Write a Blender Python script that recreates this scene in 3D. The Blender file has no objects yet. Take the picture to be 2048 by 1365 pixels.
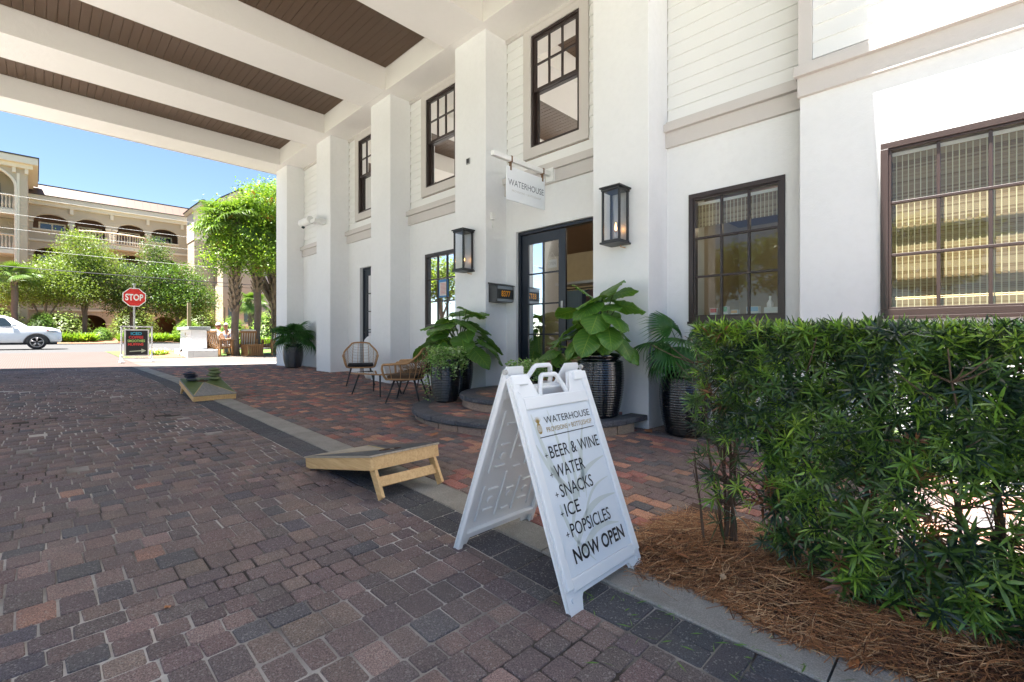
import bpy, math, random
import numpy as np
from mathutils import Vector, Matrix, Euler
random.seed(7); RN = np.random.default_rng(7)
C = bpy.context.scene.collection
sc = bpy.context.scene
# ---------------- camera, sky, sun, exposure ----------------
# u = -x runs along the shop front, away from the camera; v = y runs towards the shop front
cam = bpy.data.cameras.new("camera"); co = bpy.data.objects.new("camera", cam); C.objects.link(co)
co.location = (0, 0, 1.17); co.rotation_euler = (math.radians(90), 0, math.atan2(.7017, .7125))
cam.sensor_width = 36; cam.lens = 16.48; cam.shift_y = -.00415; cam.clip_start = .05; cam.clip_end = 3000
sc.camera = co
TO_SUN = Vector((-.055, -.29, 1)).normalized()
w = bpy.data.worlds.new("World"); sc.world = w; w.use_nodes = True
nt = w.node_tree; bg = nt.nodes["Background"]; sky = nt.nodes.new("ShaderNodeTexSky")
sky.sky_type = 'NISHITA'; sky.sun_disc = False
sky.sun_elevation = math.asin(TO_SUN.z); sky.sun_rotation = math.radians(190.7)
sky.altitude = 0; sky.air_density = .85; sky.dust_density = .1; sky.ozone_density = 2.0
nt.links.new(sky.outputs[0], bg.inputs[0]); bg.inputs[1].default_value = .046
sl = bpy.data.lights.new("sun", 'SUN'); so = bpy.data.objects.new("sun", sl); C.objects.link(so)
sl.energy = 5.0; sl.angle = math.radians(.53); sl.color = (1, .965, .92)
so.rotation_euler = TO_SUN.to_track_quat('Z', 'Y').to_euler(); so.location = (0, -20, 60)
sc.view_settings.view_transform = 'Standard'; sc.view_settings.look = 'None'
sc.view_settings.exposure = 2.58; sc.view_settings.gamma = 1
try: sc.view_settings.use_curve_mapping = False
except Exception: pass
sc.render.engine = 'CYCLES'
cy = sc.cycles
cy.use_denoising = True
cy.max_bounces = 10; cy.diffuse_bounces = 6; cy.glossy_bounces = 4; cy.transmission_bounces = 8; cy.transparent_max_bounces = 12
cy.caustics_reflective = False; cy.caustics_refractive = False; cy.sample_clamp_indirect = 8

# ---------------- helpers ----------------
CU, SU, FP, HZ = .7017, .7125, 937.6, 674.
def proj(u, v, z):
    d = CU*u + SU*v
    if d < .1: return None
    return 1024 + FP*(CU*v - SU*u)/d, HZ - (z - 1.17)*FP/d, d
_U = [-400, -5, 0, 1.2, 2.7, 5, 8.4, 11.1, 15, 18, 25, 34, 42, 58, 900]
_H = [1.17, 1.17, 1.17, 1.15, 1.075, 1.02, .94, .86, .84, .82, .66, .62, .46, .34, .3]
def gz(u): return 1.17 - float(np.interp(u, _U, _H))
def gzn(u): return 1.17 - np.interp(u, _U, _H)

def link(o, parent=None):
    C.objects.link(o)
    if parent is not None: o.parent = parent
    return o
def tag(o, label=None, cat=None, group=None, kind=None):
    if label: o['label'] = label
    if cat: o['category'] = cat
    if group: o['group'] = group
    if kind: o['kind'] = kind
    return o
def thing(name, label, cat, u=0, v=0, z=0, rz=0, group=None, kind=None):
    o = bpy.data.objects.new(name, None); o.empty_display_size = .1
    o.location = (-u, v, z); o.rotation_euler = (0, 0, rz)
    link(o); return tag(o, label, cat, group, kind)
def dup(root, name=None):
    r = root.copy(); C.objects.link(r)
    for ch in [c for c in root.children]:
        c = ch.copy(); C.objects.link(c); c.parent = r
        for g in ch.children:
            d = g.copy(); C.objects.link(d); d.parent = c
    return r

class MB:
    """mesh builder in plain xyz"""
    def __init__(s): s.v = []; s.f = []; s.t = []
    def add(s, vs, fs, tint=None):
        n = len(s.v); s.v += [tuple(p) for p in vs]
        s.f += [tuple(i+n for i in f) for f in fs]
        s.t += [tint]*len(fs)
        return s
    def box(s, x0, x1, y0, y1, z0, z1, tint=None):
        vs = [(x0,y0,z0),(x1,y0,z0),(x1,y1,z0),(x0,y1,z0),(x0,y0,z1),(x1,y0,z1),(x1,y1,z1),(x0,y1,z1)]
        return s.add(vs, [(0,3,2,1),(4,5,6,7),(0,1,5,4),(1,2,6,5),(2,3,7,6),(3,0,4,7)], tint)
    def ubox(s, u0, u1, v0, v1, z0, z1, tint=None): return s.box(-max(u0,u1), -min(u0,u1), v0, v1, z0, z1, tint)
    def obox(s, M, sx, sy, sz, tint=None):
        vs = [M @ Vector((a*sx/2, b*sy/2, c*sz/2)) for c in (-1,1) for a,b in ((-1,-1),(1,-1),(1,1),(-1,1))]
        return s.add(vs, [(0,3,2,1),(4,5,6,7),(0,1,5,4),(1,2,6,5),(2,3,7,6),(3,0,4,7)], tint)
    def tube(s, pts, r, n=8, closed=False, tint=None, cap=True):
        pts = [Vector(p) for p in pts]; m = len(pts)
        rs = r if isinstance(r, (list, tuple)) else [r]*m
        rings = []; up = Vector((0,0,1)); prev = None
        for i, p in enumerate(pts):
            if closed: d = pts[(i+1) % m] - pts[i-1]
            else: d = pts[min(i+1, m-1)] - pts[max(i-1, 0)]
            d = d.normalized() if d.length > 1e-9 else up
            if prev is None:
                a = d.cross(up if abs(d.z) < .9 else Vector((1,0,0))).normalized()
            else:
                a = (prev - d*prev.dot(d))
                a = a.normalized() if a.length > 1e-6 else d.orthogonal().normalized()
            prev = a; b = d.cross(a)
            rings.append([p + (a*math.cos(2*math.pi*k/n) + b*math.sin(2*math.pi*k/n))*rs[i] for k in range(n)])
        vs = [q for ring in rings for q in ring]; fs = []
        for i in range(m if closed else m-1):
            j = (i+1) % m
            for k in range(n): fs.append((i*n+k, i*n+(k+1) % n, j*n+(k+1) % n, j*n+k))
        if cap and not closed: fs += [tuple(range(n))[::-1], tuple((m-1)*n+k for k in range(n))]
        return s.add(vs, fs, tint)
    def lathe(s, prof, n=32, c=(0,0), tint=None):
        vs = []; fs = []
        for r, z in prof:
            for k in range(n): a = 2*math.pi*k/n; vs.append((c[0]+r*math.cos(a), c[1]+r*math.sin(a), z))
        for i in range(len(prof)-1):
            for k in range(n): fs.append((i*n+k, i*n+(k+1) % n, (i+1)*n+(k+1) % n, (i+1)*n+k))
        return s.add(vs, fs, tint)
    def prism(s, poly, h0, h1, plane='xy', tint=None):
        """poly = 2-D outline; extruded from h0 to h1 along the axis left out of plane"""
        def P(a, b, h): return {'xy': (a, b, h), 'xz': (a, h, b), 'yz': (h, a, b)}[plane]
        n = len(poly); vs = [P(a, b, h0) for a, b in poly] + [P(a, b, h1) for a, b in poly]
        fs = [tuple(range(n)), tuple(range(2*n-1, n-1, -1))] + [(i, (i+1) % n, n+(i+1) % n, n+i) for i in range(n)]
        return s.add(vs, fs, tint)
    def xf(s, M, start=0):
        for i in range(start, len(s.v)): s.v[i] = tuple(M @ Vector(s.v[i]))
        return s
    def mesh(s, name, mat=None, smooth=False):
        me = bpy.data.meshes.new(name); me.from_pydata(s.v, [], s.f); me.update()
        if any(t is not None for t in s.t):
            at = me.attributes.new('tint', 'FLOAT_COLOR', 'FACE')
            at.data.foreach_set('color', np.array([(*(t or (1,1,1)), 1.) for t in s.t], np.float32).ravel())
        if smooth: me.polygons.foreach_set('use_smooth', [True]*len(me.polygons))
        if mat is not None: me.materials.append(mat)
        return me
    def build(s, name, mat, parent=None, smooth=False, bevel=0, seg=2, local=False, kind=None):
        if parent is not None and not local:
            ox, oy, oz = parent.location; q = parent
            while q.parent is not None:
                q = q.parent; ox += q.location.x; oy += q.location.y; oz += q.location.z
            s.v = [(a-ox, b-oy, c-oz) for a, b, c in s.v]
        o = link(bpy.data.objects.new(name, s.mesh(name, mat, smooth)), parent)
        if bevel:
            m = o.modifiers.new('bevel', 'BEVEL'); m.width = bevel; m.segments = seg; m.limit_method = 'ANGLE'; m.angle_limit = math.radians(35)
        if kind: o['kind'] = kind
        return o
def npmesh(name, V, F, mat, tint=None, smooth=False, tint_name='tint'):
    V = np.asarray(V, np.float32); F = np.asarray(F, np.int32); k = F.shape[1]
    me = bpy.data.meshes.new(name); me.vertices.add(len(V)); me.vertices.foreach_set('co', V.ravel())
    me.loops.add(F.size); me.loops.foreach_set('vertex_index', F.ravel())
    me.polygons.add(len(F)); me.polygons.foreach_set('loop_start', np.arange(0, F.size, k, dtype=np.int32))
    me.polygons.foreach_set('loop_total', np.full(len(F), k, np.int32))
    if smooth: me.polygons.foreach_set('use_smooth', np.ones(len(F), bool))
    me.update(calc_edges=True)
    if tint is not None:
        at = me.attributes.new(tint_name, 'FLOAT_COLOR', 'FACE')
        t = np.ones((len(F), 4), np.float32); t[:, :3] = tint; at.data.foreach_set('color', t.ravel())
    me.materials.append(mat); return me
def nobj(name, me, parent=None, kind=None):
    o = link(bpy.data.objects.new(name, me), parent)
    if kind: o['kind'] = kind
    return o

# ---------------- materials ----------------
class NT:
    def __init__(s, name):
        s.m = bpy.data.materials.new(name); s.m.use_nodes = True; s.t = s.m.node_tree
        s.p = s.t.nodes["Principled BSDF"]; s.out = s.t.nodes["Material Output"]
    def n(s, typ, **kw):
        nd = s.t.nodes.new('ShaderNode'+typ)
        for k, v in kw.items():
            if k.startswith('i_'): nd.inputs[k[2:].replace('_', ' ')].default_value = v
            else: setattr(nd, k, v)
        return nd
    def l(s, a, b): s.t.links.new(a, b)
    def pos(s): return s.n('NewGeometry').outputs['Position']
    def noise(s, scale, detail=3, rough=.55, vec=None, dist=0):
        nd = s.n('TexNoise'); nd.inputs['Scale'].default_value = scale; nd.inputs['Detail'].default_value = detail
        nd.inputs['Roughness'].default_value = rough; nd.inputs['Distortion'].default_value = dist
        s.l(vec or s.pos(), nd.inputs['Vector']); return nd.outputs['Fac']
    def ramp(s, fac, a, b, ca=(0,0,0,1), cb=(1,1,1,1)):
        r = s.n('ValToRGB'); e = r.color_ramp.elements; e[0].position = a; e[1].position = b; e[0].color = ca; e[1].color = cb
        s.l(fac, r.inputs[0]); return r.outputs[0]
    def mix(s, fac, a, b, mode='MIX'):
        m = s.n('Mix', data_type='RGBA', blend_type=mode)
        for sock, val in ((m.inputs[0], fac), (m.inputs[6], a), (m.inputs[7], b)):
            if hasattr(val, 'links'): s.l(val, sock)
            else: sock.default_value = val if not isinstance(val, tuple) or len(val) == 4 else (*val, 1)
        return m.outputs[2]
    def math(s, op, a, b=0):
        m = s.n('Math', operation=op)
        for sock, val in ((m.inputs[0], a), (m.inputs[1], b)):
            if hasattr(val, 'links'): s.l(val, sock)
            else: sock.default_value = val
        return m.outputs[0]
    def bump(s, h, strength=.3, dist=.01):
        b = s.n('Bump'); b.inputs['Strength'].default_value = strength; b.inputs['Distance'].default_value = dist
        s.l(h, b.inputs['Height']); s.l(b.outputs[0], s.p.inputs['Normal'])
    def col(s, c):
        if hasattr(c, 'links'): s.l(c, s.p.inputs['Base Color'])
        else: s.p.inputs['Base Color'].default_value = (*c[:3], 1)
    def set(s, rough=.6, metal=0, spec=.5):
        if hasattr(rough, 'links'): s.l(rough, s.p.inputs['Roughness'])
        else: s.p.inputs['Roughness'].default_value = rough
        s.p.inputs['Metallic'].default_value = metal; s.p.inputs['Specular IOR Level'].default_value = spec
        return s.m
def mat(name, c, rough=.6, metal=0, spec=.5, var=.12, scale=6, bump=0, bscale=60, bdist=.004):
    n = NT(name); f = n.noise(scale, 4)
    n.col(n.mix(f, tuple(x*(1-var) for x in c), tuple(min(1, x*(1+var)) for x in c)))
    if bump: n.bump(n.noise(bscale, 4), bump, bdist)
    return n.set(rough, metal, spec)
def stucco(name, c, dirt=.10):
    n = NT(name)
    a = n.noise(.9, 5, .6); b = n.noise(14, 4)
    col = n.mix(n.ramp(a, .35, .75), tuple(x*(1-dirt*.5) for x in c), c)
    col = n.mix(n.math('MULTIPLY', n.ramp(b, .45, .7), .25), col, tuple(x*(1-dirt) for x in c))
    n.col(col)
    h = n.math('ADD', n.noise(7, 4), n.math('MULTIPLY', n.noise(70, 3), .25))
    n.bump(h, .6, .008); return n.set(.75, 0, .3)
M = {}
M['stucco'] = stucco('white_stucco', (.82, .825, .835), .14)
M['beam'] = stucco('cream_stucco', (.82, .795, .76), .06)
M['trim'] = stucco('greige_trim', (.60, .565, .545), .05)
M['siding'] = mat('painted_siding', (.80, .80, .795), .5, var=.03, scale=3, bump=.1, bscale=30)
M['gap'] = mat('shadow_backing', (.30, .25, .2), .9)
M['bronze'] = mat('bronze_frame', (.032, .02, .018), .35, spec=.5, var=.1)
M['black'] = mat('black_metal', (.018, .019, .021), .4, var=.2, scale=20)
M['navy'] = mat('navy_door_paint', (.012, .017, .028), .35, var=.1)
M['white'] = mat('white_plastic', (.80, .81, .82), .38, var=.03, scale=4, bump=.06, bscale=50, bdist=.002)
M['whitepaint'] = mat('white_paint', (.78, .78, .77), .5, var=.04)
M['conc'] = None
n = NT('brown_ceiling_board'); f = n.noise(2, 3, vec=None)
mp = n.n('Mapping'); mp.inputs['Scale'].default_value = (1.2, 30, 1); n.l(n.pos(), mp.inputs[0]); g = n.noise(3, 5, vec=mp.outputs[0])
n.col(n.mix(g, (.072, .040, .022, 1), (.11, .066, .038, 1))); M['ceil'] = n.set(.5)

def brick_mat(name, src):
    n = NT(name)
    if src == 'obj': c = n.n('ObjectInfo').outputs['Color']
    else: c = n.n('Attribute', attribute_name='tint').outputs['Color']
    grain = n.noise(190, 4, .85); mid = n.noise(70, 3)
    vor = n.n('TexVoronoi'); vor.inputs['Scale'].default_value = 170; n.l(n.pos(), vor.inputs[0])
    col = n.mix(n.ramp(grain, .40, .62), n.mix(1, c, (.42, .40, .41, 1), 'MULTIPLY'), n.mix(1, c, (2.0, 1.98, 1.95, 1), 'MULTIPLY'))
    sp = n.n('TexWhiteNoise'); n.l(vor.outputs['Position'], sp.inputs[0])
    speck = n.math('GREATER_THAN', sp.outputs[0], .93)
    col = n.mix(n.math('MULTIPLY', speck, .36), col, (.42, .40, .37, 1))
    blue = n.ramp(n.noise(5, 4), .5, .68)
    col = n.mix(n.math('MULTIPLY', blue, .35), col, (.085, .075, .078, 1))
    worn = n.ramp(n.noise(.7, 5, .6), .35, .7); col = n.mix(n.math('MULTIPLY', worn, .28), col, (.20, .17, .155, 1)); dk = n.ramp(n.noise(1.9, 4, .6), .58, .72); col = n.mix(n.math('MULTIPLY', dk, .35), col, n.mix(1, col, (.5, .5, .5, 1), 'MULTIPLY'))
    n.col(col); n.bump(n.math('ADD', n.math('MULTIPLY', grain, .5), mid), .5, .004)
    return n.set(.82, 0, .35)
M['brick_o'] = brick_mat('paver_single', 'obj'); M['brick_m'] = brick_mat('paver_mass', 'att')
n = NT('joint_sand'); a = n.ramp(n.noise(1.1, 4), .40, .60); b = n.noise(60, 4)
c = n.mix(a, (.075, .065, .055, 1), (.62, .58, .53, 1)); n.col(n.mix(b, c, n.mix(1, c, (.6, .6, .6, 1), 'MULTIPLY'))); n.bump(b, .5, .004)
M['sand'] = n.set(.95, 0, .1)
n = NT('old_concrete'); a = n.noise(3, 6, .65); b = n.noise(180, 2)
c = n.mix(n.ramp(a, .3, .75), (.26, .24, .21, 1), (.43, .41, .37, 1)); c = n.mix(n.ramp(b, .42, .6), n.mix(1, c, (.75, .75, .75, 1), 'MULTIPLY'), c)
n.col(c); n.bump(n.math('ADD', a, n.math('MULTIPLY', b, .4)), .35, .004); M['conc'] = n.set(.85, 0, .3)
n = NT('pale_bounce_paving'); a = n.noise(2, 5); n.col(n.mix(a, (.46, .43, .39, 1), (.56, .53, .49, 1))); M['walk'] = n.set(.9)
n = NT('asphalt'); a = n.noise(1.2, 5); b = n.noise(200, 2); n.col(n.mix(n.ramp(b, .3, .7), (.055, .053, .052, 1), n.mix(a, (.075, .073, .07, 1), (.10, .097, .093, 1)))); M['road'] = n.set(.9)
n = NT('soil_ground'); a = n.noise(.3, 5); b = n.noise(14, 4); n.col(n.mix(a, (.10, .075, .05, 1), n.mix(b, (.05, .08, .02, 1), (.11, .12, .04, 1)))); M['soil'] = n.set(.95)
n = NT('far_sunlit_pavers'); bt = n.n('TexBrick'); bt.inputs['Scale'].default_value = 5; bt.inputs['Mortar Size'].default_value = .03
bt.inputs['Color1'].default_value = (.085, .052, .042, 1); bt.inputs['Color2'].default_value = (.075, .05, .043, 1); bt.inputs['Mortar'].default_value = (.15, .12, .10, 1)
n.l(n.pos(), bt.inputs[0]); n.col(n.mix(n.noise(1.5, 4), bt.outputs[0], (.08, .054, .045, 1))); M['farpaver'] = n.set(.9)
def leafmat(name, src='tint', trans=.35, rough=.45, spec=.4, c=None, vein=False):
    n = NT(name)
    if c is None: col = n.n('Attribute', attribute_name=src).outputs['Color']
    else: col = n.mix(n.noise(3, 3), tuple(x*.8 for x in c), tuple(x*1.25 for x in c))
    if vein:
        uv = n.n('Attribute', attribute_name='leafuv').outputs['Vector']; sx = n.n('SeparateXYZ'); n.l(uv, sx.inputs[0])
        s_ = n.math('ABSOLUTE', sx.outputs[0])
        fr = n.math('FRACT', n.math('SUBTRACT', n.math('MULTIPLY', sx.outputs[1], 8), n.math('MULTIPLY', s_, 2.2)))
        lin = n.math('LESS_THAN', fr, .14); mid = n.math('LESS_THAN', s_, .035); edge = n.math('GREATER_THAN', s_, .94)
        f = n.math('MAXIMUM', n.math('MULTIPLY', lin, .7), n.math('MAXIMUM', mid, n.math('MULTIPLY', edge, .6)))
        col = n.mix(f, col, (.22, .34, .06, 1))
    n.col(col); n.set(rough, 0, spec)
    tr = n.n('BsdfTranslucent'); n.l(n.mix(1, col, (1.5, 1.5, .6, 1), 'MULTIPLY'), tr.inputs[0])
    ms = n.n('MixShader'); ms.inputs[0].default_value = trans
    n.l(n.p.outputs[0], ms.inputs[1]); n.l(tr.outputs[0], ms.inputs[2]); n.l(ms.outputs[0], n.out.inputs[0]); return n.m
M['leaf'] = leafmat('leaf_tinted'); M['hedgeleaf'] = leafmat('hedge_leaf', trans=.22, rough=.30, spec=.6)
M['ear'] = leafmat('broad_leaf', c=(.085, .21, .035), trans=.3, rough=.32, spec=.5, vein=True)
M['fan'] = leafmat('fan_leaf', c=(.04, .13, .025), trans=.2, rough=.4)
M['fanfar'] = leafmat('palm_frond', c=(.12, .20, .04), trans=.3, rough=.4)
M['stem'] = mat('green_stem', (.06, .11, .025), .5); M['bark'] = mat('grey_bark', (.16, .125, .10), .9, var=.3, scale=9, bump=.6, bscale=30, bdist=.02)
M['twig'] = mat('twig', (.10, .065, .045), .9, var=.3, scale=20); M['boot'] = mat('palm_boot', (.22, .165, .115), .9, var=.35, scale=8, bump=.6, bscale=25, bdist=.02)
def glass(name, tint=(.9, .95, .93), refl=1.0):
    n = NT(name); t = n.t
    g = n.n('BsdfGlossy'); g.inputs['Roughness'].default_value = .015; g.inputs['Color'].default_value = (refl, refl, refl, 1)
    tr = n.n('BsdfTransparent'); tr.inputs[0].default_value = (*tint, 1)
    fr = n.n('Fresnel'); fr.inputs[0].default_value = 1.52
    k = n.math('MINIMUM', n.math('MULTIPLY', fr.outputs[0], 1.0), 1.0)
    ms = n.n('MixShader'); n.l(k, ms.inputs[0]); n.l(tr.outputs[0], ms.inputs[1]); n.l(g.outputs[0], ms.inputs[2]); n.l(ms.outputs[0], n.out.inputs[0]); return n.m
M['glass'] = glass('window_glass', (.86, .87, .83)); M['clear'] = glass('lantern_glass', (.93, .94, .95))
M['darkglass'] = mat('dark_glass', (.02, .03, .035), .06, spec=.8)
M['glaze'] = mat('black_glazed_ceramic', (.006, .007, .010), .10, spec=.9, var=.3, scale=9)
def emis(name, c, s):
    n = NT(name); n.p.inputs['Emission Color'].default_value = (*c, 1); n.p.inputs['Emission Strength'].default_value = s; n.col(c); return n.m
M['flame'] = emis('flame', (1, .45, .10), 3.5); M['led'] = emis('led_strip', (1, .74, .38), 2); M['lamp'] = emis('ceiling_lamp', (1, .85, .6), 8)
def wood(name, a, b, sc_=(2, 30, 30)):
    n = NT(name); tc = n.n('TexCoord'); mp = n.n('Mapping'); mp.inputs['Scale'].default_value = sc_; n.l(tc.outputs['Object'], mp.inputs[0])
    g = n.noise(1.6, 6, .6, vec=mp.outputs[0], dist=1.2); n.col(n.mix(n.ramp(g, .3, .7), (*a, 1), (*b, 1))); n.bump(g, .15, .003); return n.set(.55)
M['pine'] = wood('pine_wood', (.52, .30, .12), (.70, .48, .23)); M['teak'] = wood('teak_wood', (.26, .13, .05), (.42, .23, .10))
M['rattan'] = mat('rattan', (.42, .23, .10), .5, var=.25, scale=25); M['rattand'] = mat('rattan_dark', (.16, .09, .045), .6, var=.3, scale=30)
M['cushion'] = mat('black_cushion', (.012, .012, .015), .85, var=.2, scale=40, bump=.2, bscale=300)
def flat(name, c, rough=.6, **k): return mat(name, c, rough, var=.04, **k)
M['face'] = flat('sign_face', (.72, .76, .80), .35); M['sage'] = flat('sage_print', (.60, .64, .61), .4); M['ink'] = flat('black_ink', (.012, .012, .014), .5)
M['gold'] = flat('gold_ink', (.36, .24, .06), .5); M['greyink'] = flat('grey_ink', (.50, .50, .47), .5); M['slate'] = flat('slate_ink', (.06, .08, .11), .5)
M['red'] = flat('stop_red', (.60, .02, .015), .4); M['chalk'] = flat('chalkboard', (.012, .012, .013), .6)
M['orange'] = flat('orange_digits', (.95, .38, .02), .5)
M['blkpaint'] = flat('dark_blue_stain', (.012, .015, .028), .4)
M['cloth_w'] = flat('white_cloth', (.7, .69, .66), .8); M['skin'] = flat('skin', (.55, .28, .18), .6)
M['steel'] = mat('galvanised_steel', (.42, .42, .42), .45, metal=.6, var=.15, scale=8)
M['tan'] = stucco('tan_stucco', (.50, .425, .32), .06); M['cream'] = stucco('cream_cornice', (.74, .68, .56), .08)
M['bal'] = flat('stone_baluster', (.66, .54, .40), .8); M['copper'] = mat('copper_roof', (.13, .075, .05), .5, var=.08); M['darktrim'] = flat('dark_roof_edge', (.05, .045, .045), .6)

# ---------------- text and small shape helpers ----------------
def text_mesh(s, width, height, mt, depth=.0008, offset=0.0, shear=0):
    cu = bpy.data.curves.new('t', 'FONT'); cu.body = s; cu.size = 1; cu.offset = offset; cu.resolution_u = 3; cu.shear = shear
    o = bpy.data.objects.new('t', cu); C.objects.link(o)
    bpy.context.view_layer.update()
    me = bpy.data.meshes.new_from_object(o.evaluated_get(bpy.context.evaluated_depsgraph_get()))
    bpy.data.objects.remove(o); bpy.data.curves.remove(cu)
    n = len(me.vertices); a = np.zeros(n*3, np.float32); me.vertices.foreach_get('co', a); a = a.reshape(-1, 3)
    lo = a.min(0); hi = a.max(0); a[:, 0] = (a[:, 0]-lo[0])/(hi[0]-lo[0])*width; a[:, 1] = (a[:, 1]-lo[1])/(hi[1]-lo[1])*height; a[:, 2] = 0
    me.vertices.foreach_set('co', a.ravel()); me.update(); me.materials.clear(); me.materials.append(mt); me.name = 'lettering'
    return me
def lettering(s, parent, mt, x, y, z, width, height, rot, offset=0.0, name='lettering'):
    o = nobj(name, text_mesh(s, width, height, mt, offset=offset), parent)
    o.location = (x, y, z); o.rotation_euler = rot; return o
def arc(cx, cy, r, a0, a1, n): return [(cx+r*math.cos(a0+(a1-a0)*i/n), cy+r*math.sin(a0+(a1-a0)*i/n)) for i in range(n+1)]
# ---------------- ground ----------------
def sheet(name, u0, u1, v0, v1, dz, m, us=None, label=None, kind='structure', mound=None):
    us = sorted(set([u0, u1] + [x for x in _U if u0 < x < u1] + (us or []))); b = MB()
    vs = []; fs = []
    for u in us:
        z = gz(u)+dz
        vs += [(-u, v0, z), (-u, v1, z)]
    for i in range(len(us)-1): fs.append((2*i, 2*i+1, 2*i+3, 2*i+2))
    b.add(vs, fs); o = b.build(name, m); o['kind'] = kind
    if label: o['label'] = label
    return o
sheet('ground', -400, 900, -600, 700, -.12, M['soil'])
sheet('forecourt', -30, 27, -13, -2.2, -.004, M['walk'])  # unseen pale paving added to bounce sunlight up under the porch
sheet('far_lawn', -40, 27, -60, -13, -.002, mat('lawn_green', (.07, .12, .025), .9, var=.3, scale=3))
sheet('bounce_yard', -30, -8, -2.2, 5.2, -.004, M['walk'])  # unseen pale ground, added as a further bounce surface
drive = sheet('driveway', -8, 16.6, -2.2, 1.86, -.0045, M['sand'])
patio = sheet('patio', -8, 15.6, 2.10, 5.6, -.009, M['sand'])
sheet('driveway_apron', 16.6, 27, -2.2, 2.1, -.002, M['farpaver'])
stone = sheet('pebble_strip', 15.6, 16.6, 1.86, 9.5, .0, mat('pebble_concrete', (.25, .22, .19), .9, var=.35, scale=30, bump=.4, bscale=90))
sheet('sidewalk', 16.6, 21.2, 2.1, 14, .002, mat('sidewalk_concrete', (.12, .10, .082), .9, scale=2))
sheet('road', 27, 41.5, -80, 120, -.02, M['road'])
b = MB(); us = [40.9, 41.2]; b.ubox(41.3, 41.5, -80, 120, gz(41)-.2, gz(41)+.05); o = b.build('kerb', M['conc']); o['kind'] = 'structure'
o = sheet('lawn_verge', 21.2, 27, 2.1, 80, .01, mat('grass_green', (.10, .17, .03), .9, var=.3, scale=5)); 
def bed(name, u0, u1, v0, v1, dz, hump, m, nu=14, nv=14, rag=.1, seed=1):
    r = np.random.default_rng(seed); vs = []; fs = []
    for i in range(nu+1):
        for j in range(nv+1):
            a = i/nu; c_ = j/nv; u = u0+(u1-u0)*a; v = v0+(v1-v0)*c_
            e = min(a, 1-a, c_, 1-c_)*2
            if e == 0: u += r.normal()*rag*.5; v += r.normal()*rag*.3
            vs.append((-u, v, gz(u)+dz+hump*math.sin(min(1, e*1.6)*math.pi/2) + r.normal()*.006*(e > 0)))
    for i in range(nu):
        for j in range(nv): k = i*(nv+1)+j; fs.append((k, k+1, k+nv+2, k+nv+1))
    o = MB().add(vs, fs).build(name, m, smooth=True); o['kind'] = 'structure'; return o
M['mulch'] = mat('pine_mulch', (.25, .12, .06), .95, var=.5, scale=12, bump=.6, bscale=60, bdist=.02)
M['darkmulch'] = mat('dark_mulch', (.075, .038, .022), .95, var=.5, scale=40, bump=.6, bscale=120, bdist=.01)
bed('mulch_bed', 41.5, 59.5, -30, 60, .0, .25, M['mulch'], 8, 60)
fb = bed('flower_bed', 20.6, 24.5, 2.35, 4.2, .015, .06, M['mulch'], 8, 8)
hb = bed('planting_bed', -3.2, 1.34, 2.07, 3.15, .002, .05, M['darkmulch'], 26, 14, rag=.07)

# ---- individual pavers ----
def brick_mesh(a, b_, seed, h=.045, ch=.0028, cut=.008, mt=None):
    r = random.Random(seed)
    x, y = a/2, b_/2; c = cut
    P = [(-x+c, -y), (x-c, -y), (x, -y+c), (x, y-c), (x-c, y), (-x+c, y), (-x, y-c), (-x, -y+c)]
    P = [(p[0]+r.uniform(-.002, .002), p[1]+r.uniform(-.002, .002)) for p in P]
    top = [(p[0]*(1-ch*2/a), p[1]*(1-ch*2/b_), 0) for p in P]; mid = [(p[0], p[1], -ch) for p in P]; bot = [(p[0], p[1], -h) for p in P]
    fs = [tuple(range(8))] + [(8+i, 8+(i+1) % 8, (i+1) % 8, i) for i in range(8)] + [(16+i, 16+(i+1) % 8, 8+(i+1) % 8, 8+i) for i in range(8)]
    return top+mid+bot, fs
_bm = {}
def brick_shared(a, b_, k):
    key = (round(a, 3), round(b_, 3), k)
    if key not in _bm:
        v, f = brick_mesh(a, b_, hash(key) & 0xffff); _bm[key] = MB().add(v, f).mesh('brick', M['brick_o'])
    return _bm[key]
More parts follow.
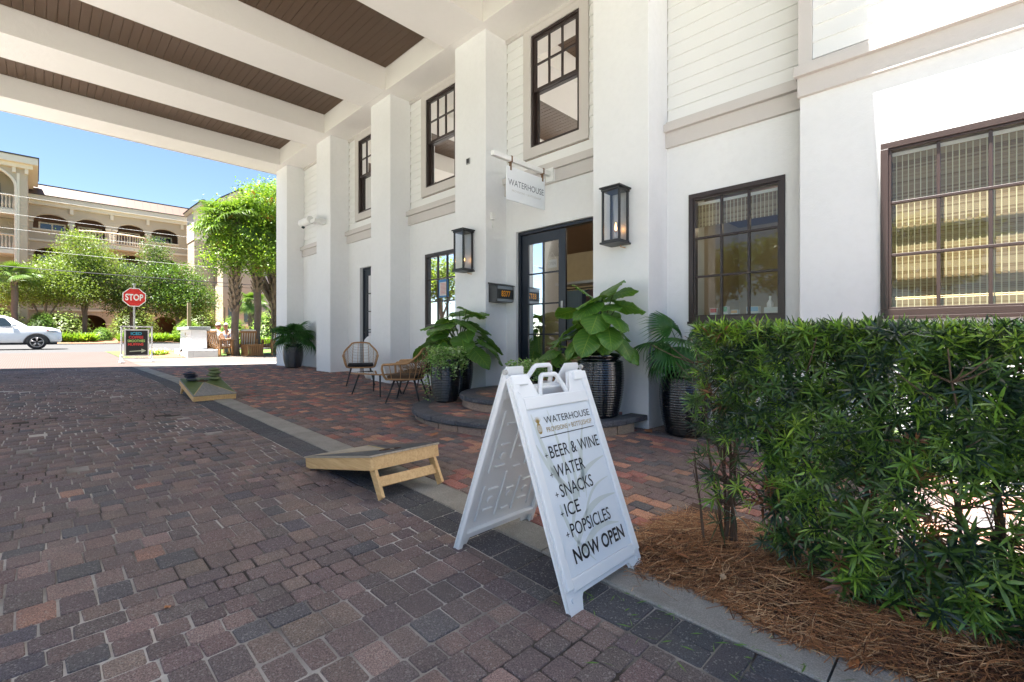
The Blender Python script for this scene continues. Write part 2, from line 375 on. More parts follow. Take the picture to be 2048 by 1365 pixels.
def lay(bricks, parent, name_mass, limit=300):
    """bricks: (u, v, len_u, len_v, rgb, dz, rot)"""
    sc_ = []
    for i, q in enumerate(bricks):
        p = proj(q[0], q[1], gz(q[0]))
        vis = p and -30 < p[0] < 2078 and p[1] < 1400
        h = 1.17-gz(q[0])
        sc_.append((-(q[2]*q[3]*h/p[2]**3) if vis else 1, i))
    sc_.sort(); near = [i for s_, i in sc_[:limit] if s_ < 0]; ns = set(near)
    for i in near:
        u, v, a, b_, c, dz, rz = bricks[i]
        o = link(bpy.data.objects.new('brick', brick_shared(a, b_, i % 5)), parent)
        px, py, pz = parent.location
        o.location = (-u-px, v-py, gz(u)+dz-pz); o.color = (*c, 1)
        sl_ = (gz(u+.2)-gz(u-.2))/.4
        o.rotation_euler = (random.gauss(0, .006), math.atan(sl_)+random.gauss(0, .006), rz)
    V = []; F = []; T = []; n0 = 0
    for i, q in enumerate(bricks):
        if i in ns: continue
        u, v, a, b_, c, dz, rz = q
        x, y = a/2, b_/2; e = .006; cr, sr = math.cos(rz), math.sin(rz); jt = random.gauss(0, .0015)
        for k, (X, Y, Z) in enumerate([(-x+e, -y+e, 0), (x-e, -y+e, 0), (x-e, y-e, 0), (-x+e, y-e, 0), (-x, -y, -.006), (x, -y, -.006), (x, y, -.006), (-x, y, -.006), (-x, -y, -.03), (x, -y, -.03), (x, y, -.03), (-x, y, -.03)]):
            X, Y = X*cr-Y*sr, X*sr+Y*cr
            V.append((-u+X, v+Y, gz(u-X)+dz+Z+jt))
        F += [(n0, n0+1, n0+2, n0+3)] + [(n0+4+k, n0+4+(k+1) % 4, n0+(k+1) % 4, n0+k) for k in range(4)] + [(n0+8+k, n0+8+(k+1) % 4, n0+4+(k+1) % 4, n0+4+k) for k in range(4)]
        T += [c]*9; n0 += 12
    if V: nobj('brick_field', npmesh(name_mass, V, F, M['brick_m'], np.array(T)), parent, 'stuff')
def jit(c, s=.12):
    k = 1+random.uniform(-s, s); return tuple(max(.005, x*k*(1+random.uniform(-.04, .04))) for x in c)
PD = [((.132, .096, .090), 40), ((.104, .082, .082), 26), ((.165, .120, .106), 16), ((.078, .076, .084), 9), ((.19, .138, .122), 6), ((.25, .14, .11), .4)]
PP = [((.135, .092, .085), 36), ((.165, .115, .098), 24), ((.28, .11, .085), 13), ((.38, .19, .12), 11), ((.085, .078, .084), 12), ((.22, .085, .075), 4)]
def pick(P): return tuple(1.12*x for x in jit(random.choices([p[0] for p in P], [p[1] for p in P])[0]))
bricks = []
u = -2.5
while u < 16.5:
    h = random.choice([.104, .104, .155, .155]); g = .0046
    v = 1.625 - random.choice([0, .05, .09])
    if v < 1.6: bricks.append((u+h/2, v+(1.625-v)/2, h-g, 1.625-v-g, pick(PD), 0, 0))
    while v > -2.15:
        w_ = random.choice([.105, .118, .118, .155])
        bricks.append((u+h/2+random.gauss(0, .002), v-w_/2, h-g-random.uniform(0, .003), w_-g-random.uniform(0, .006), pick(PD), random.gauss(0, .0016), random.gauss(0, .012)))
        v -= w_
    u += h
lay(bricks, drive, 'driveway_brick_field')
bricks = []; u = -2.5
while u < 16.5:                                      # dark band beside the concrete
    L = random.choice([.115, .17, .225, .225])
    if random.random() < .6: bricks.append((u+L/2, 1.743, L-.007, .222, jit((.050, .054, .064)), 0, 0))
    else:
        bricks.append((u+L/2, 1.687, L-.007, .110, jit((.050, .054, .064)), 0, 0)); bricks.append((u+L/2, 1.800, L-.007, .110, jit((.044, .050, .062)), 0, 0))
    u += L
band = thing('border_band', 'dark charcoal paver band between driveway and concrete kerb strip', 'paver band', 5, 1.74, gz(5)); band['kind'] = 'structure'; del band['category']
lay(bricks, band, 'border_brick_field', 150)
bricks = []; u = -2.5
while u < 15.6: bricks.append((u+.11, 2.155, .213, .098, pick(PP), random.gauss(0, .0012), random.gauss(0, .006))); u += .222
k = 0; v = 2.21
while v < 5.5:
    w_ = .116; u = -2.5 + (k % 2)*.073
    while u < 15.55:
        inside = (u-4.3)**2+(v+w_/2-4.75)**2 < 1.45**2
        if not inside and not (u < 1.2 and v > 5.2):
            bricks.append((u+.0725, v+w_/2, .1375, .109, pick(PP), random.gauss(0, .0014), random.gauss(0, .01)))
        u += .146
    v += w_; k += 1
lay(bricks, patio, 'patio_brick_field')
# concrete strip in cast lengths
strip = thing('kerb_strip', None, None, 5, 1.98, gz(5)); strip['kind'] = 'structure'
us = [-2.5, -.9, .35, 1.62, 3.3, 5.1, 7.0, 8.9, 10.8, 12.7, 14.4, 15.6]
for a, c_ in zip(us[:-1], us[1:]):
    b = MB(); vs = []
    for u in (a+.004, c_-.004):
        for v, z in ((1.864, -.06), (1.864, -.004), (1.87, .004), (2.09, .004), (2.096, -.004), (2.096, -.06)): vs.append((-u, v, gz(u)+z))
    b.add(vs, [(i, i+1, 7+i, 6+i) for i in range(5)]+[(0, 1, 2, 3, 4, 5), (6, 7, 8, 9, 10, 11)]); b.build('concrete_slab', M['conc'], strip)

# ---------------- the shop building ----------------
R = 5.46
shop = thing('shop_building', 'white stucco and lap siding shopfront with tall pilasters, dark windows and a navy door', 'building', 4.3, 5.6, 0)
def wall_holes(name, u0, u1, z0, z1, v0, v1, holes, m, parent):
    us = sorted(set([u0, u1]+[h[i] for h in holes for i in (0, 1)])); zs = sorted(set([z0, z1]+[h[i] for h in holes for i in (2, 3)]))
    b = MB(); nu, nz = len(us)-1, len(zs)-1
    solid = [[not any(h[0] <= (us[i]+us[i+1])/2 <= h[1] and h[2] <= (zs[j]+zs[j+1])/2 <= h[3] for h in holes) for j in range(nz)] for i in range(nu)]
    for i in range(nu):
        for j in range(nz):
            if not solid[i][j]: continue
            a, c_, e, f_ = -us[i], -us[i+1], zs[j], zs[j+1]
            b.add([(a, v0, e), (c_, v0, e), (c_, v0, f_), (a, v0, f_)], [(0, 1, 2, 3)]); b.add([(a, v1, e), (c_, v1, e), (c_, v1, f_), (a, v1, f_)], [(0, 1, 2, 3)])
            if i == 0 or not solid[i-1][j]: b.add([(a, v0, e), (a, v1, e), (a, v1, f_), (a, v0, f_)], [(0, 1, 2, 3)])
            if i == nu-1 or not solid[i+1][j]: b.add([(c_, v0, e), (c_, v1, e), (c_, v1, f_), (c_, v0, f_)], [(0, 1, 2, 3)])
            if j == 0 or not solid[i][j-1]: b.add([(a, v0, e), (c_, v0, e), (c_, v1, e), (a, v1, e)], [(0, 1, 2, 3)])
            if j == nz-1 or not solid[i][j+1]: b.add([(a, v0, f_), (c_, v0, f_), (c_, v1, f_), (a, v1, f_)], [(0, 1, 2, 3)])
    return b.build(name, m, parent)
UPW = [(4.024, 4.959), (6.85, 7.786), (9.65, 10.587)]         # upper sash windows
LOW = [(1.393, 2.416, 1.35, 2.855), (6.775, 7.80, 1.35, 2.805)]  # lower fixed windows
DOOR = (3.43, 5.29, .50, 2.86); FAR = (9.47, 10.51, .25, 2.82)
holes = [DOOR, FAR] + LOW
wall_holes('wall', 1.2, 14.2, -.3, 3.52, R, R+.26, holes, M['stucco'], shop)
wall_holes('upper_wall', 1.2, 14.2, 3.52, 9.2, R+.035, R+.26, [(a, c_, 4.135, 5.89) for a, c_ in UPW], M['gap'], shop)
BV = 5.2; BW = (-.47, .582, 1.352, 2.856)
wall_holes('bay_wall', -8, 1.2, -.3, 3.52, BV, BV+.26, [BW], M['stucco'], shop)
wall_holes('bay_upper_wall', -8, 1.2, 3.52, 9.2, BV+.035, BV+.26, [], M['gap'], shop)
b = MB(); b.ubox(1.16, 1.2, BV+.001, R, -.3, 9.2); b.build('bay_return', M['stucco'], shop)
# end wall and body of the building behind
b = MB(); b.ubox(14.2, 14.46, R, 17, -.3, 9.2); b.ubox(-8, 14.46, 16.8, 17, -.3, 9.2); b.ubox(-8.2, -8, BV, 17, -.3, 9.2); b.build('rear_wall', M['stucco'], shop)
b = MB(); b.ubox(-8.3, 15.0, BV-.25, 17.2, 9.2, 9.4); b.build('roof', M['darktrim'], shop)
PIL = [(2.695, 3.47), (5.51, 6.285), (8.36, 9.14), (11.10, 11.90), (13.895, 14.737)]
for a, c_ in PIL:
    b = MB(); b.ubox(a, c_, 5.0, R+.02, -.3, 6.06 if a > 3 else 9.2); b.build('pilaster', M['stucco'], shop, bevel=.006)
b = MB(); b.ubox(13.895, 14.737, R+.02, 5.9, -.3, 9.1); b.build('pilaster', M['stucco'], shop)
# siding boards, each its own piece
def boards(u0, u1, v, zlist, cuts):
    for z in zlist:
        segs = [(u0, u1)]
        for a, c_, e, f_ in cuts:
            if z+.16 > e and z < f_:
                ns = []
                for s0, s1 in segs:
                    if a > s0 and c_ < s1: ns += [(s0, a), (c_, s1)]
                    elif a > s0 and a < s1: ns.append((s0, a))
                    elif c_ > s0 and c_ < s1: ns.append((c_, s1))
                    elif a <= s0 and c_ >= s1: pass
                    else: ns.append((s0, s1))
                segs = ns
        for s0, s1 in segs:
            if s1-s0 < .02: continue
            zt = z+.158
            vs = [(-s, v-.002+dv, zz) for s in (s0+.002, s1-.002) for dv, zz in ((-.021, z), (-.021, z+.002), (-.006, zt), (.03, zt), (.03, z))]
            MB().add(vs, [(0, 1, 6, 5), (1, 2, 7, 6), (2, 3, 8, 7), (4, 0, 5, 9), (0, 1, 2, 3, 4), (5, 6, 7, 8, 9)]).build('siding_board', M['siding'], shop)
SV = R+.035
for i, (a, c_) in enumerate([(3.47, 5.51), (6.285, 8.36), (9.14, 11.10), (11.90, 13.895)]):
    cuts = [(UPW[i][0]-.158, UPW[i][1]+.158, 3.97, 6.2)] if i < 3 else []
    boards(a, c_, SV, [3.80+.158*k for k in range(14)], cuts)
    b = MB(); b.ubox(a, c_, SV-.05, SV+.02, 6.0, 6.06); b.build('crown_moulding', M['trim'], shop)
boards(1.2, 2.695, SV, [3.80+.158*k for k in range(34)], [])
boards(-8, 1.10, BV+.035, [3.828+.158*k for k in range(34)], [])
b = MB(); b.ubox(1.10, 1.215, BV-.01, BV+.06, 3.75, 9.2); b.build('corner_board', M['trim'], shop)
def band_trim(u0, u1, v, ext=0):
    b = MB(); b.ubox(u0, u1+ext*.4, v-.045, v+.02, 3.478, 3.66); b.build('trim_band', M['trim'], shop, bevel=.003)
    b = MB(); b.ubox(u0, u1+ext, v-.095, v+.02, 3.66, 3.752); b.ubox(u0, u1, v-.03, v+.03, 3.752, 3.80); b.build('trim_cap', M['trim'], shop, bevel=.004)
for a, c_ in [(1.2, 2.695), (3.47, 5.51), (6.285, 8.36), (9.14, 11.10), (11.90, 13.895)]: band_trim(a, c_, R)
band_trim(-8, 1.2, BV, .035)

def fixed_window(u0, u1, z0, z1, v, cols=3, rows=3, col=M['bronze'], parent=shop, sill=True):
    fr = .055; b = MB()
    f0, f1 = v-.018, v+.07
    b.ubox(u0, u1, f0, f1, z0, z0+fr); b.ubox(u0, u1, f0, f1, z1-fr, z1); b.ubox(u0, u0+fr, f0, f1, z0+fr, z1-fr); b.ubox(u1-fr, u1, f0, f1, z0+fr, z1-fr)
    g0, g1 = f0+.016, f1+.01; w2 = .03
    b.ubox(u0+fr, u1-fr, g0, g1, z0+fr, z0+fr+w2*.6); b.ubox(u0+fr, u1-fr, g0, g1, z1-fr-w2*.6, z1-fr)
    b.ubox(u0+fr, u0+fr+w2*.6, g0, g1, z0+fr+w2*.6, z1-fr-w2*.6); b.ubox(u1-fr-w2*.6, u1-fr, g0, g1, z0+fr+w2*.6, z1-fr-w2*.6)
    if sill: b.ubox(u0-.008, u1+.008, f0-.02, f1, z0-.03, z0-.001)
    W = b.build('window', col, parent, bevel=.003)
    a0, a1, b0, b1 = u0+fr+w2*.6, u1-fr-w2*.6, z0+fr+w2*.6, z1-fr-w2*.6
    for i in range(1, cols):
        x = a0+(a1-a0)*i/cols; MB().ubox(x-.012, x+.012, v+.018, v+.058, b0, b1).build('muntin', col, W, bevel=.003)
    for j in range(1, rows):
        z = b0+(b1-b0)*j/rows; MB().ubox(a0, a1, v+.0145, v+.0545, z-.012, z+.012).build('muntin', col, W, bevel=.003)
    for i in range(cols):
        for j in range(rows):
            MB().add([(-(a0+(a1-a0)*(i+p)/cols), v+.04, b0+(b1-b0)*(j+q)/rows) for p, q in ((0, 0), (1, 0), (1, 1), (0, 1))], [(0, 1, 2, 3)]).build('pane', M['glass'], W)
    return W
fixed_window(*LOW[0][:2], LOW[0][2], LOW[0][3], R); fixed_window(*LOW[1][:2], LOW[1][2], LOW[1][3], R)
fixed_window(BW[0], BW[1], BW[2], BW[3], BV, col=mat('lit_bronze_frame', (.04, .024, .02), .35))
def sash_window(u0, u1):
    z0, z1 = 4.135, 5.89; t = .158
    b = MB(); v0, v1 = SV-.045, SV+.03
    b.ubox(u0-t, u0, v0, v1, z0-t, z1+.11); b.ubox(u1, u1+t, v0, v1, z0-t, z1+.11); b.ubox(u0, u1, v0, v1, z1, z1+.11); b.ubox(u0, u1, v0, v1, z0-t, z0)
    tr = b.build('window_trim', M['trim'], shop, bevel=.002)
    b = MB(); f = .04; f0, f1 = SV-.03, SV+.09
    b.ubox(u0, u0+f, f0, f1, z0, z1); b.ubox(u1-f, u1, f0, f1, z0, z1); b.ubox(u0+f, u1-f, f0, f1, z1-f, z1); b.ubox(u0+f, u1-f, f0, f1, z0, z0+f*.8)
    W = b.build('window', M['bronze'], shop, bevel=.002)
    zm = 5.02; s = .045
    for (a, c_, e, g, dv) in ((u0+f, u1-f, zm-.02, z1-f, 0), (u0+f, u1-f, z0+f*.8, zm+.02, .045)):
        b = MB(); y0, y1 = SV-.012+dv, SV+.028+dv
        b.ubox(a, a+s, y0, y1, e, g); b.ubox(c_-s, c_, y0, y1, e, g); b.ubox(a+s, c_-s, y0, y1, g-s, g); b.ubox(a+s, c_-s, y0, y1, e, e+s)
        b.build('sash', M['bronze'], W, bevel=.002)
        MB().add([(-p, y0+.02, q) for p, q in ((a+s, e+s), (c_-s, e+s), (c_-s, g-s), (a+s, g-s))], [(0, 1, 2, 3)]).build('pane', M['glass'], W)
        if dv == 0:
            for k in (1, 2): x = a+s+(c_-a-2*s)*k/3; MB().ubox(x-.011, x+.011, y0+.002, y1, e+s, g-s).build('muntin', M['bronze'], W)
            z = 5.425; MB().ubox(a+s, c_-s, y0+.0045, y1-.002, z-.011, z+.011).build('muntin', M['bronze'], W)
for a, c_ in UPW: sash_window(a, c_)
# upstairs room shell: pale walls, ceiling
room = mat('upstairs_room_paint', (.42, .43, .34), .8)
b = MB(); b.ubox(3.3, 11.3, 9.0, 9.1, 3.9, 6.6); b.ubox(3.3, 11.3, R+.3, 9.1, 6.5, 6.6); b.ubox(3.3, 11.3, R+.3, 9.1, 3.55, 3.65)
for x in (3.3, 5.7, 8.6, 11.2): b.ubox(x, x+.1, R+.27, 9.1, 3.65, 6.5)
b.build('upstairs_room', room, shop)
# shop room
rm = mat('shop_room_paint', (.38, .35, .26), .8); 
b = MB(); b.ubox(-1.6, 11.3, 9.2, 9.3, .4, 3.3); b.ubox(11.2, 11.3, R+.27, 9.2, .4, 3.3); b.ubox(-1.7, -1.6, BV+.27, 9.2, .4, 3.3); b.ubox(3.12, 3.2, R+.27, 9.2, .4, 3.3)
b.build('shop_room_wall', rm, shop)
b = MB(); b.ubox(-1.7, 11.3, R+.27, 9.3, 3.2, 3.3); b.build('shop_room_ceiling', mat('shop_room_ceiling_paint', (.20, .14, .10), .8), shop)
b = MB(); b.ubox(-1.7, 11.3, BV+.27, 9.3, .42, .55); b.build('shop_room_floor', M['teak'], shop)
b = MB(); b.ubox(1.3, 2.52, R+.262, R+.5, 1.36, 1.415); b.ubox(2.44, 2.52, R+.262, R+.5, 1.415, 2.95); b.build('window_seat', mat('window_reveal_paint', (.62, .66, .62), .6), shop)
# door: frame, leaf standing shut, leaf folded inwards
DV = R+.075
b = MB(); a, c_, e, g = 3.43, 5.29, .56, 2.86; b.ubox(a, a+.05, DV-.02, DV+.1, e, g-.05); b.ubox(c_-.05, c_, DV-.02, DV+.1, e, g-.05); b.ubox(a, c_, DV-.02, DV+.1, g-.05, g); b.ubox(a, c_, DV-.03, DV+.15, .53, .56)
b.build('door_frame', M['navy'], shop, bevel=.003)
def leaf(u0, u1, z0, z1, y, cols, rows, stile, bot, parent, col=M['navy'], handle_left=False):
    b = MB(); t = .02
    b.box(-u1, -u1+stile, y-t, y+t, z0, z1); b.box(-u0-stile, -u0, y-t, y+t, z0, z1); b.box(-u1+stile, -u0-stile, y-t, y+t, z0, z0+bot); b.box(-u1+stile, -u0-stile, y-t, y+t, z1-stile*1.15, z1)
    D = b.build('door', col, parent, bevel=.004)
    a, c_, e, g = u0+stile, u1-stile, z0+bot, z1-stile*1.15
    for i in range(1, cols): x = a+(c_-a)*i/cols; MB().ubox(x-.011, x+.011, y-.016, y+.016, e, g).build('muntin', col, D)
    for j in range(1, rows): z = e+(g-e)*j/rows; MB().ubox(a, c_, y-.0145, y+.0145, z-.011, z+.011).build('muntin', col, D)
    for i in range(cols):
        for j in range(rows):
            MB().add([(-(a+(c_-a)*(i+p)/cols), y, e+(g-e)*(j+q)/rows) for p, q in ((0, 0), (1, 0), (1, 1), (0, 1))], [(0, 1, 2, 3)]).build('pane', M['glass'], D)
    hx = -(u1-stile/2) if handle_left else -(u0+stile/2)
    h = MB(); h.box(hx-.018, hx+.018, y-t-.008, y-t, z0+.9, z0+1.14); h.tube([(hx, y-t, z0+1.0), (hx, y-t-.05, z0+1.0), (hx+(.1 if handle_left else -.1), y-t-.05, z0+1.0)], .009, 8)
    h.build('handle', M['steel'] if not handle_left else M['black'], D)
    return D
d1 = leaf(4.34, 5.235, .57, 2.80, DV+.03, 2, 4, .135, .16, shop)
d2 = leaf(-.9, 0, .57, 2.80, 0, 2, 4, .135, .16, None)
d2.parent = shop; d2.location = (-3.49-shop.location.x, DV+.06-shop.location.y, 0); d2.rotation_euler = (0, 0, math.radians(97)); d2['label'] = 'navy glazed door leaf folded inwards'
b = MB(); a, c_, e, g = 9.47, 10.51, .27, 2.82; b.ubox(a, a+.05, DV, DV+.1, e, g-.05); b.ubox(c_-.05, c_, DV, DV+.1, e, g-.05); b.ubox(a, c_, DV, DV+.1, g-.05, g); b.build('door_frame', M['navy'], shop, bevel=.003)
leaf(9.525, 10.455, .28, 2.765, DV+.04, 2, 5, .12, .2, shop, handle_left=True)
# junction box opening in the pilaster
b = MB(); b.ubox(5.885, 5.975, 4.985, 5.0-.001, 4.01, 4.11); jb = b.build('junction_box', M['steel'], shop, bevel=.004)
MB().ubox(5.90, 5.96, 4.978, 4.984, 4.025, 4.095).build('knockout', M['black'], jb)

# ---------------- steps ----------------
steps = thing('entrance_steps', 'two round brick entrance steps with dark stone edging in front of the navy door', 'steps', 4.3, 4.75, .1)
def dshape(r, n=40, back=5.44, cx=4.3, cv=4.75): return [(cx-r*math.cos(math.pi*i/n), cv-r*math.sin(math.pi*i/n)) for i in range(n+1)]
def step(r, ztop, zbot, seed):
    rr = random.Random(seed); n = int(math.pi*r/.20); A = [math.pi*i/n for i in range(n+1)]
    # edging stones
    P = lambda a, q: (4.3-q*math.cos(a), 4.75-q*math.sin(a))
    for i in range(n):
        a0, a1 = A[i]+.004/r, A[i+1]-.004/r; ri = r-.215; ro = r+rr.uniform(-.004, .006); zt = ztop+rr.uniform(-.002, .002)
        vs = []
        for z, o_, i_ in ((ztop-.062, ro-.012, ri), (ztop-.045, ro, ri), (zt-.008, ro, ri), (zt, ro-.012, ri+.004)):
            for a in (a0, (a0+a1)/2, a1):
                x, y = P(a, o_ + (rr.uniform(-.005, .005))); vs.append((-x, y, z))
            for a in (a1, (a0+a1)/2, a0): x, y = P(a, i_); vs.append((-x, y, z))
        fs = [(6*k+j, 6*k+(j+1) % 6, 6*k+6+(j+1) % 6, 6*k+6+j) for k in range(3) for j in range(6)] + [tuple(range(18, 24)), tuple(range(6))]
        o = MB().add(vs, fs).build('edging_stone', M['brick_o'], steps); o.color = (*jit((.060, .068, .085), .1), 1)
    for s0 in (0, 1):       # straight returns to the wall
        ue = 4.3-r if s0 == 0 else 4.3+r; ui = ue+.215 if s0 == 0 else ue-.215
        if 2.695 < ue < 3.47 or 5.51 < ue: vend = 4.985
        else: vend = R-.005
        if vend-4.755 > .05:
            o = MB().ubox(ue, ui, 4.755, vend, ztop-.06, ztop).build('edging_stone', M['brick_o'], steps, bevel=.006); o.color = (.052, .058, .07, 1)
    # riser blocks
    n2 = int(math.pi*r/.30)
    for i in range(n2):
        a0, a1 = math.pi*i/n2+.006/r, math.pi*(i+1)/n2-.006/r; q = r-.035; vs = []
        for z in (zbot, ztop-.063):
            for a in (a0, a0*.5+a1*.5, a1): x, y = P(a, q+rr.uniform(-.004, .004)); vs.append((-x, y, z))
            for a in (a1, a0*.5+a1*.5, a0): x, y = P(a, q-.15); vs.append((-x, y, z))
        fs = [(j, (j+1) % 6, 6+(j+1) % 6, 6+j) for j in range(6)] + [tuple(range(6, 12))]
        o = MB().add(vs, fs).build('riser_block', M['brick_o'], steps); o.color = (*jit((.27, .195, .145), .12), 1)
    # core fill, and brick top
    poly = [(-P(math.pi*i/40, r-.10)[0], P(math.pi*i/40, r-.10)[1]) for i in range(41)]; poly += [(-(4.3+r-.1), R-.003), (-(4.3-r+.1), R-.003)]
    if r > 1.4: poly = poly[:-2] + [(-5.50, 4.99), (-5.50, R-.003), (-3.48, R-.003), (-3.48, 4.99)]
    MB().prism(poly, zbot, ztop-.004).build('step_core', mat('cut_brick', (.15, .098, .085), .9, var=.35, scale=25, bump=.4, bscale=200), steps)
    k = 0; u = 4.3-r+.2
    bl = []
    while u < 4.3+r-.2:
        v = 4.75-r + (k % 2)*.07
        while v < (R-.02):
            cu, cv_ = u+.055, v+.07
            ok = ((cu-4.3)**2+(cv_-4.75)**2 < (r-.275)**2) if cv_ < 4.75 else abs(cu-4.3) < r-.27
            if cv_ > 4.93 and (cu < 3.53 or cu > 5.45): ok = False
            if ok and r > 1.4 and (cu-4.3)**2+(cv_-4.75)**2 < .8**2: ok = False
            if ok: bl.append((cu, cv_))
            v += .146
        u += .116; k += 1
    for cu, cv_ in bl:
        o = link(bpy.data.objects.new('brick', brick_shared(.137, .109, random.randrange(5))), steps)
        o.location = (-cu-steps.location.x, cv_-4.75, ztop+random.gauss(0, .001)-steps.location.z); o.rotation_euler = (0, 0, math.pi/2+random.gauss(0, .01)); o.color = (*pick(PP), 1)
step(1.6, .262, -.05, 1); step(.98, .415, .2, 2)

# ---------------- carriage porch over the driveway ----------------
porch = thing('carriage_porch', 'wide cream porch roof on deep beams with brown plank ceiling', 'porch', 7.5, 0, 0)
BEAMS = [(14.08, 14.95), (11.13, 12.12), (8.32, 9.27), (5.43, 6.39), (2.60, 3.50)]
for a, c_ in BEAMS: MB().ubox(a, c_, -2.8, 4.87, 6.06, 6.51).build('beam', M['beam'], porch, bevel=.004)
MB().ubox(.80, 14.95, 4.87, R+.03, 6.06, 6.51).build('wall_beam', M['beam'], porch, bevel=.004)
MB().ubox(.80, 14.95, -3.3, -2.8, 6.06, 6.51).build('wall_beam', M['beam'], porch, bevel=.004)
MB().ubox(.80, 1.2, -2.8, 4.87, 6.06, 6.51).build('beam', M['beam'], porch, bevel=.004)
MB().ubox(14.95, 14.99, -3.3, R+.03, 6.05, 6.09).build('drip_edge', M['trim'], porch)
for gi, (a, c_) in enumerate([(12.12, 14.08), (9.27, 11.13), (6.39, 8.32), (3.50, 5.43), (1.2, 2.60)]):
    v = 4.87; rest = MB()
    while v > -2.8:
        e = max(-2.8, v-.132)
        bx = MB() if (v > -2.3 and gi < 4) else rest
        vs = [(-s, y, z) for s in (a, c_) for y, z in ((v-.001, 6.52), (v-.005, 6.512), (e+.005, 6.512), (e+.001, 6.52), (e+.001, 6.54), (v-.001, 6.54))]
        bx.add(vs, [(0, 1, 7, 6), (1, 2, 8, 7), (2, 3, 9, 8), (3, 4, 10, 9), (5, 0, 6, 11)])
        if bx is not rest: bx.build('ceiling_board', M['ceil'], porch)
        v = e
    rest.build('ceiling_boards_beyond', M['ceil'], porch, kind='stuff')
# roof mass above, unseen; deep eave and bay setback shaped to place shadow edges
roofm = M['darktrim']
b = MB(); b.add([(-.84, 5.45, 6.545), (-14.97, 5.45, 6.545), (-14.97, -3.35, 6.545), (-.84, -3.35, 6.545), (-.84, 5.45, 7.25), (-14.97, 5.45, 7.25), (-14.97, -3.35, 7.25), (-.84, -3.35, 7.25)],
      [(0, 3, 2, 1), (4, 5, 6, 7), (0, 1, 5, 4), (1, 2, 6, 5), (2, 3, 7, 6), (3, 0, 4, 7)]); b.build('roof_deck', M['beam'], porch)
b = MB(); P2 = [(-.9, 5.4), (-15.8, 5.4), (-15.8, 3.3), (-16.9, .3), (-18.2, -2.6), (-18.4, -3.5), (-.9, -3.5)]
b.prism(P2, 7.26, 7.45); b.build('roof', roofm, porch)
# unseen wing added to shade the paving at right, clear of the bay
b = MB(); b.ubox(-1.6, .74, -3.3, 1.25, 6.06, 6.51); b.build('shade_wing', M['beam'], porch)
b = MB(); b.ubox(-1.6, .89, -3.5, 1.25, 7.26, 7.45); b.build('roof', roofm, porch)
for a, c_ in [(2.6, 3.5), (5.5, 6.3), (8.36, 9.14), (11.1, 11.9), (13.9, 14.74)]: MB().ubox(a, c_, -3.25, -2.7, gz(a)-.1, 6.06).build('column', M['stucco'], porch, bevel=.006)
# ---------------- sandwich board ----------------
board = thing('sandwich_board', 'white plastic sandwich board reading BEER & WINE and NOW OPEN, standing on the driveway edge', 'sandwich board', 1.56, 1.84, gz(1.3))
def frame_of(origin, across, up):
    a = Vector(across).normalized(); b = Vector(up).normalized(); c = a.cross(b); m = Matrix((a, b, c)).transposed().to_4x4(); m.translation = origin; return m
PW, PH = .585, 1.035
def panel_part(sgn):
    # outline in panel coordinates (across, up)
    hw = PW/2
    out = [(-hw, 0), (-hw+.075, 0), (-hw+.09, .045), (-hw+.105, .062), (hw-.105, .062), (hw-.09, .045), (hw-.075, 0), (hw, 0),
           (hw-.003, PH-.02), (hw-.018, PH), (hw-.125, PH), (hw-.165, .93), (hw-.185, .925), (-hw+.185, .925), (-hw+.165, .93), (-hw+.125, PH), (-hw+.018, PH), (-hw+.003, PH-.02)]
    b = MB()
    if sgn > 0:
        b.prism(out, -.030, -.006)
        # raised rims round the sheet
        b.box(-hw+.001, -hw+.045, .09, .99, -.0065, .008); b.box(hw-.045, hw-.001, .09, .99, -.0065, .008)
        b.box(-hw+.045, hw-.045, .075, .128, -.0065, .006); b.box(-hw+.045, hw-.045, .865, .924, -.0065, .006)
        b.box(-hw+.002, -hw+.11, .985, PH-.004, -.03, .009); b.box(hw-.11, hw-.002, .985, PH-.004, -.03, .009)
    else:
        b.prism(out, -.004, .004); k9 = len(b.v)   # thin moulded back with rims and ribs on its inner side
        for x0, x1, y0, y1 in ((-hw+.001, -hw+.03, .0, 1.0), (hw-.03, hw-.001, .0, 1.0), (-hw+.03, hw-.03, .064, .10), (-hw+.03, hw-.03, .88, .921)): b.box(x0, x1, y0, y1, -.03, -.0045)
        def rib(x0, y0, x1, y1, w_=.012):
            L = math.hypot(x1-x0, y1-y0); b.obox(Matrix.Translation(((x0+x1)/2, (y0+y1)/2, -.008)) @ Matrix.Rotation(math.atan2(y1-y0, x1-x0), 4, 'Z'), L, w_, .011)
        for k, x in enumerate((-.20, -.06, .07, .2)):
            rib(x, .14, x, .42 if k % 2 else .36); rib(x, .50 if k % 2 else .44, x, .80)
        for yy in (.20, .33, .47, .60, .72, .82):
            rib(-.165, yy, -.095, yy); rib(-.022, yy-.03, .035, yy-.03); rib(.10, yy, .17, yy)
        for cx_, cy_ in ((-.13, .26), (.01, .26), (.135, .26), (-.13, .53), (.135, .53)):
            b.tube([(cx_, cy_, -.004), (cx_, cy_, -.013)], .022, 16)
        b.v = b.v[:k9]+[(x, y, -z) for x, y, z in b.v[k9:]]
    return b
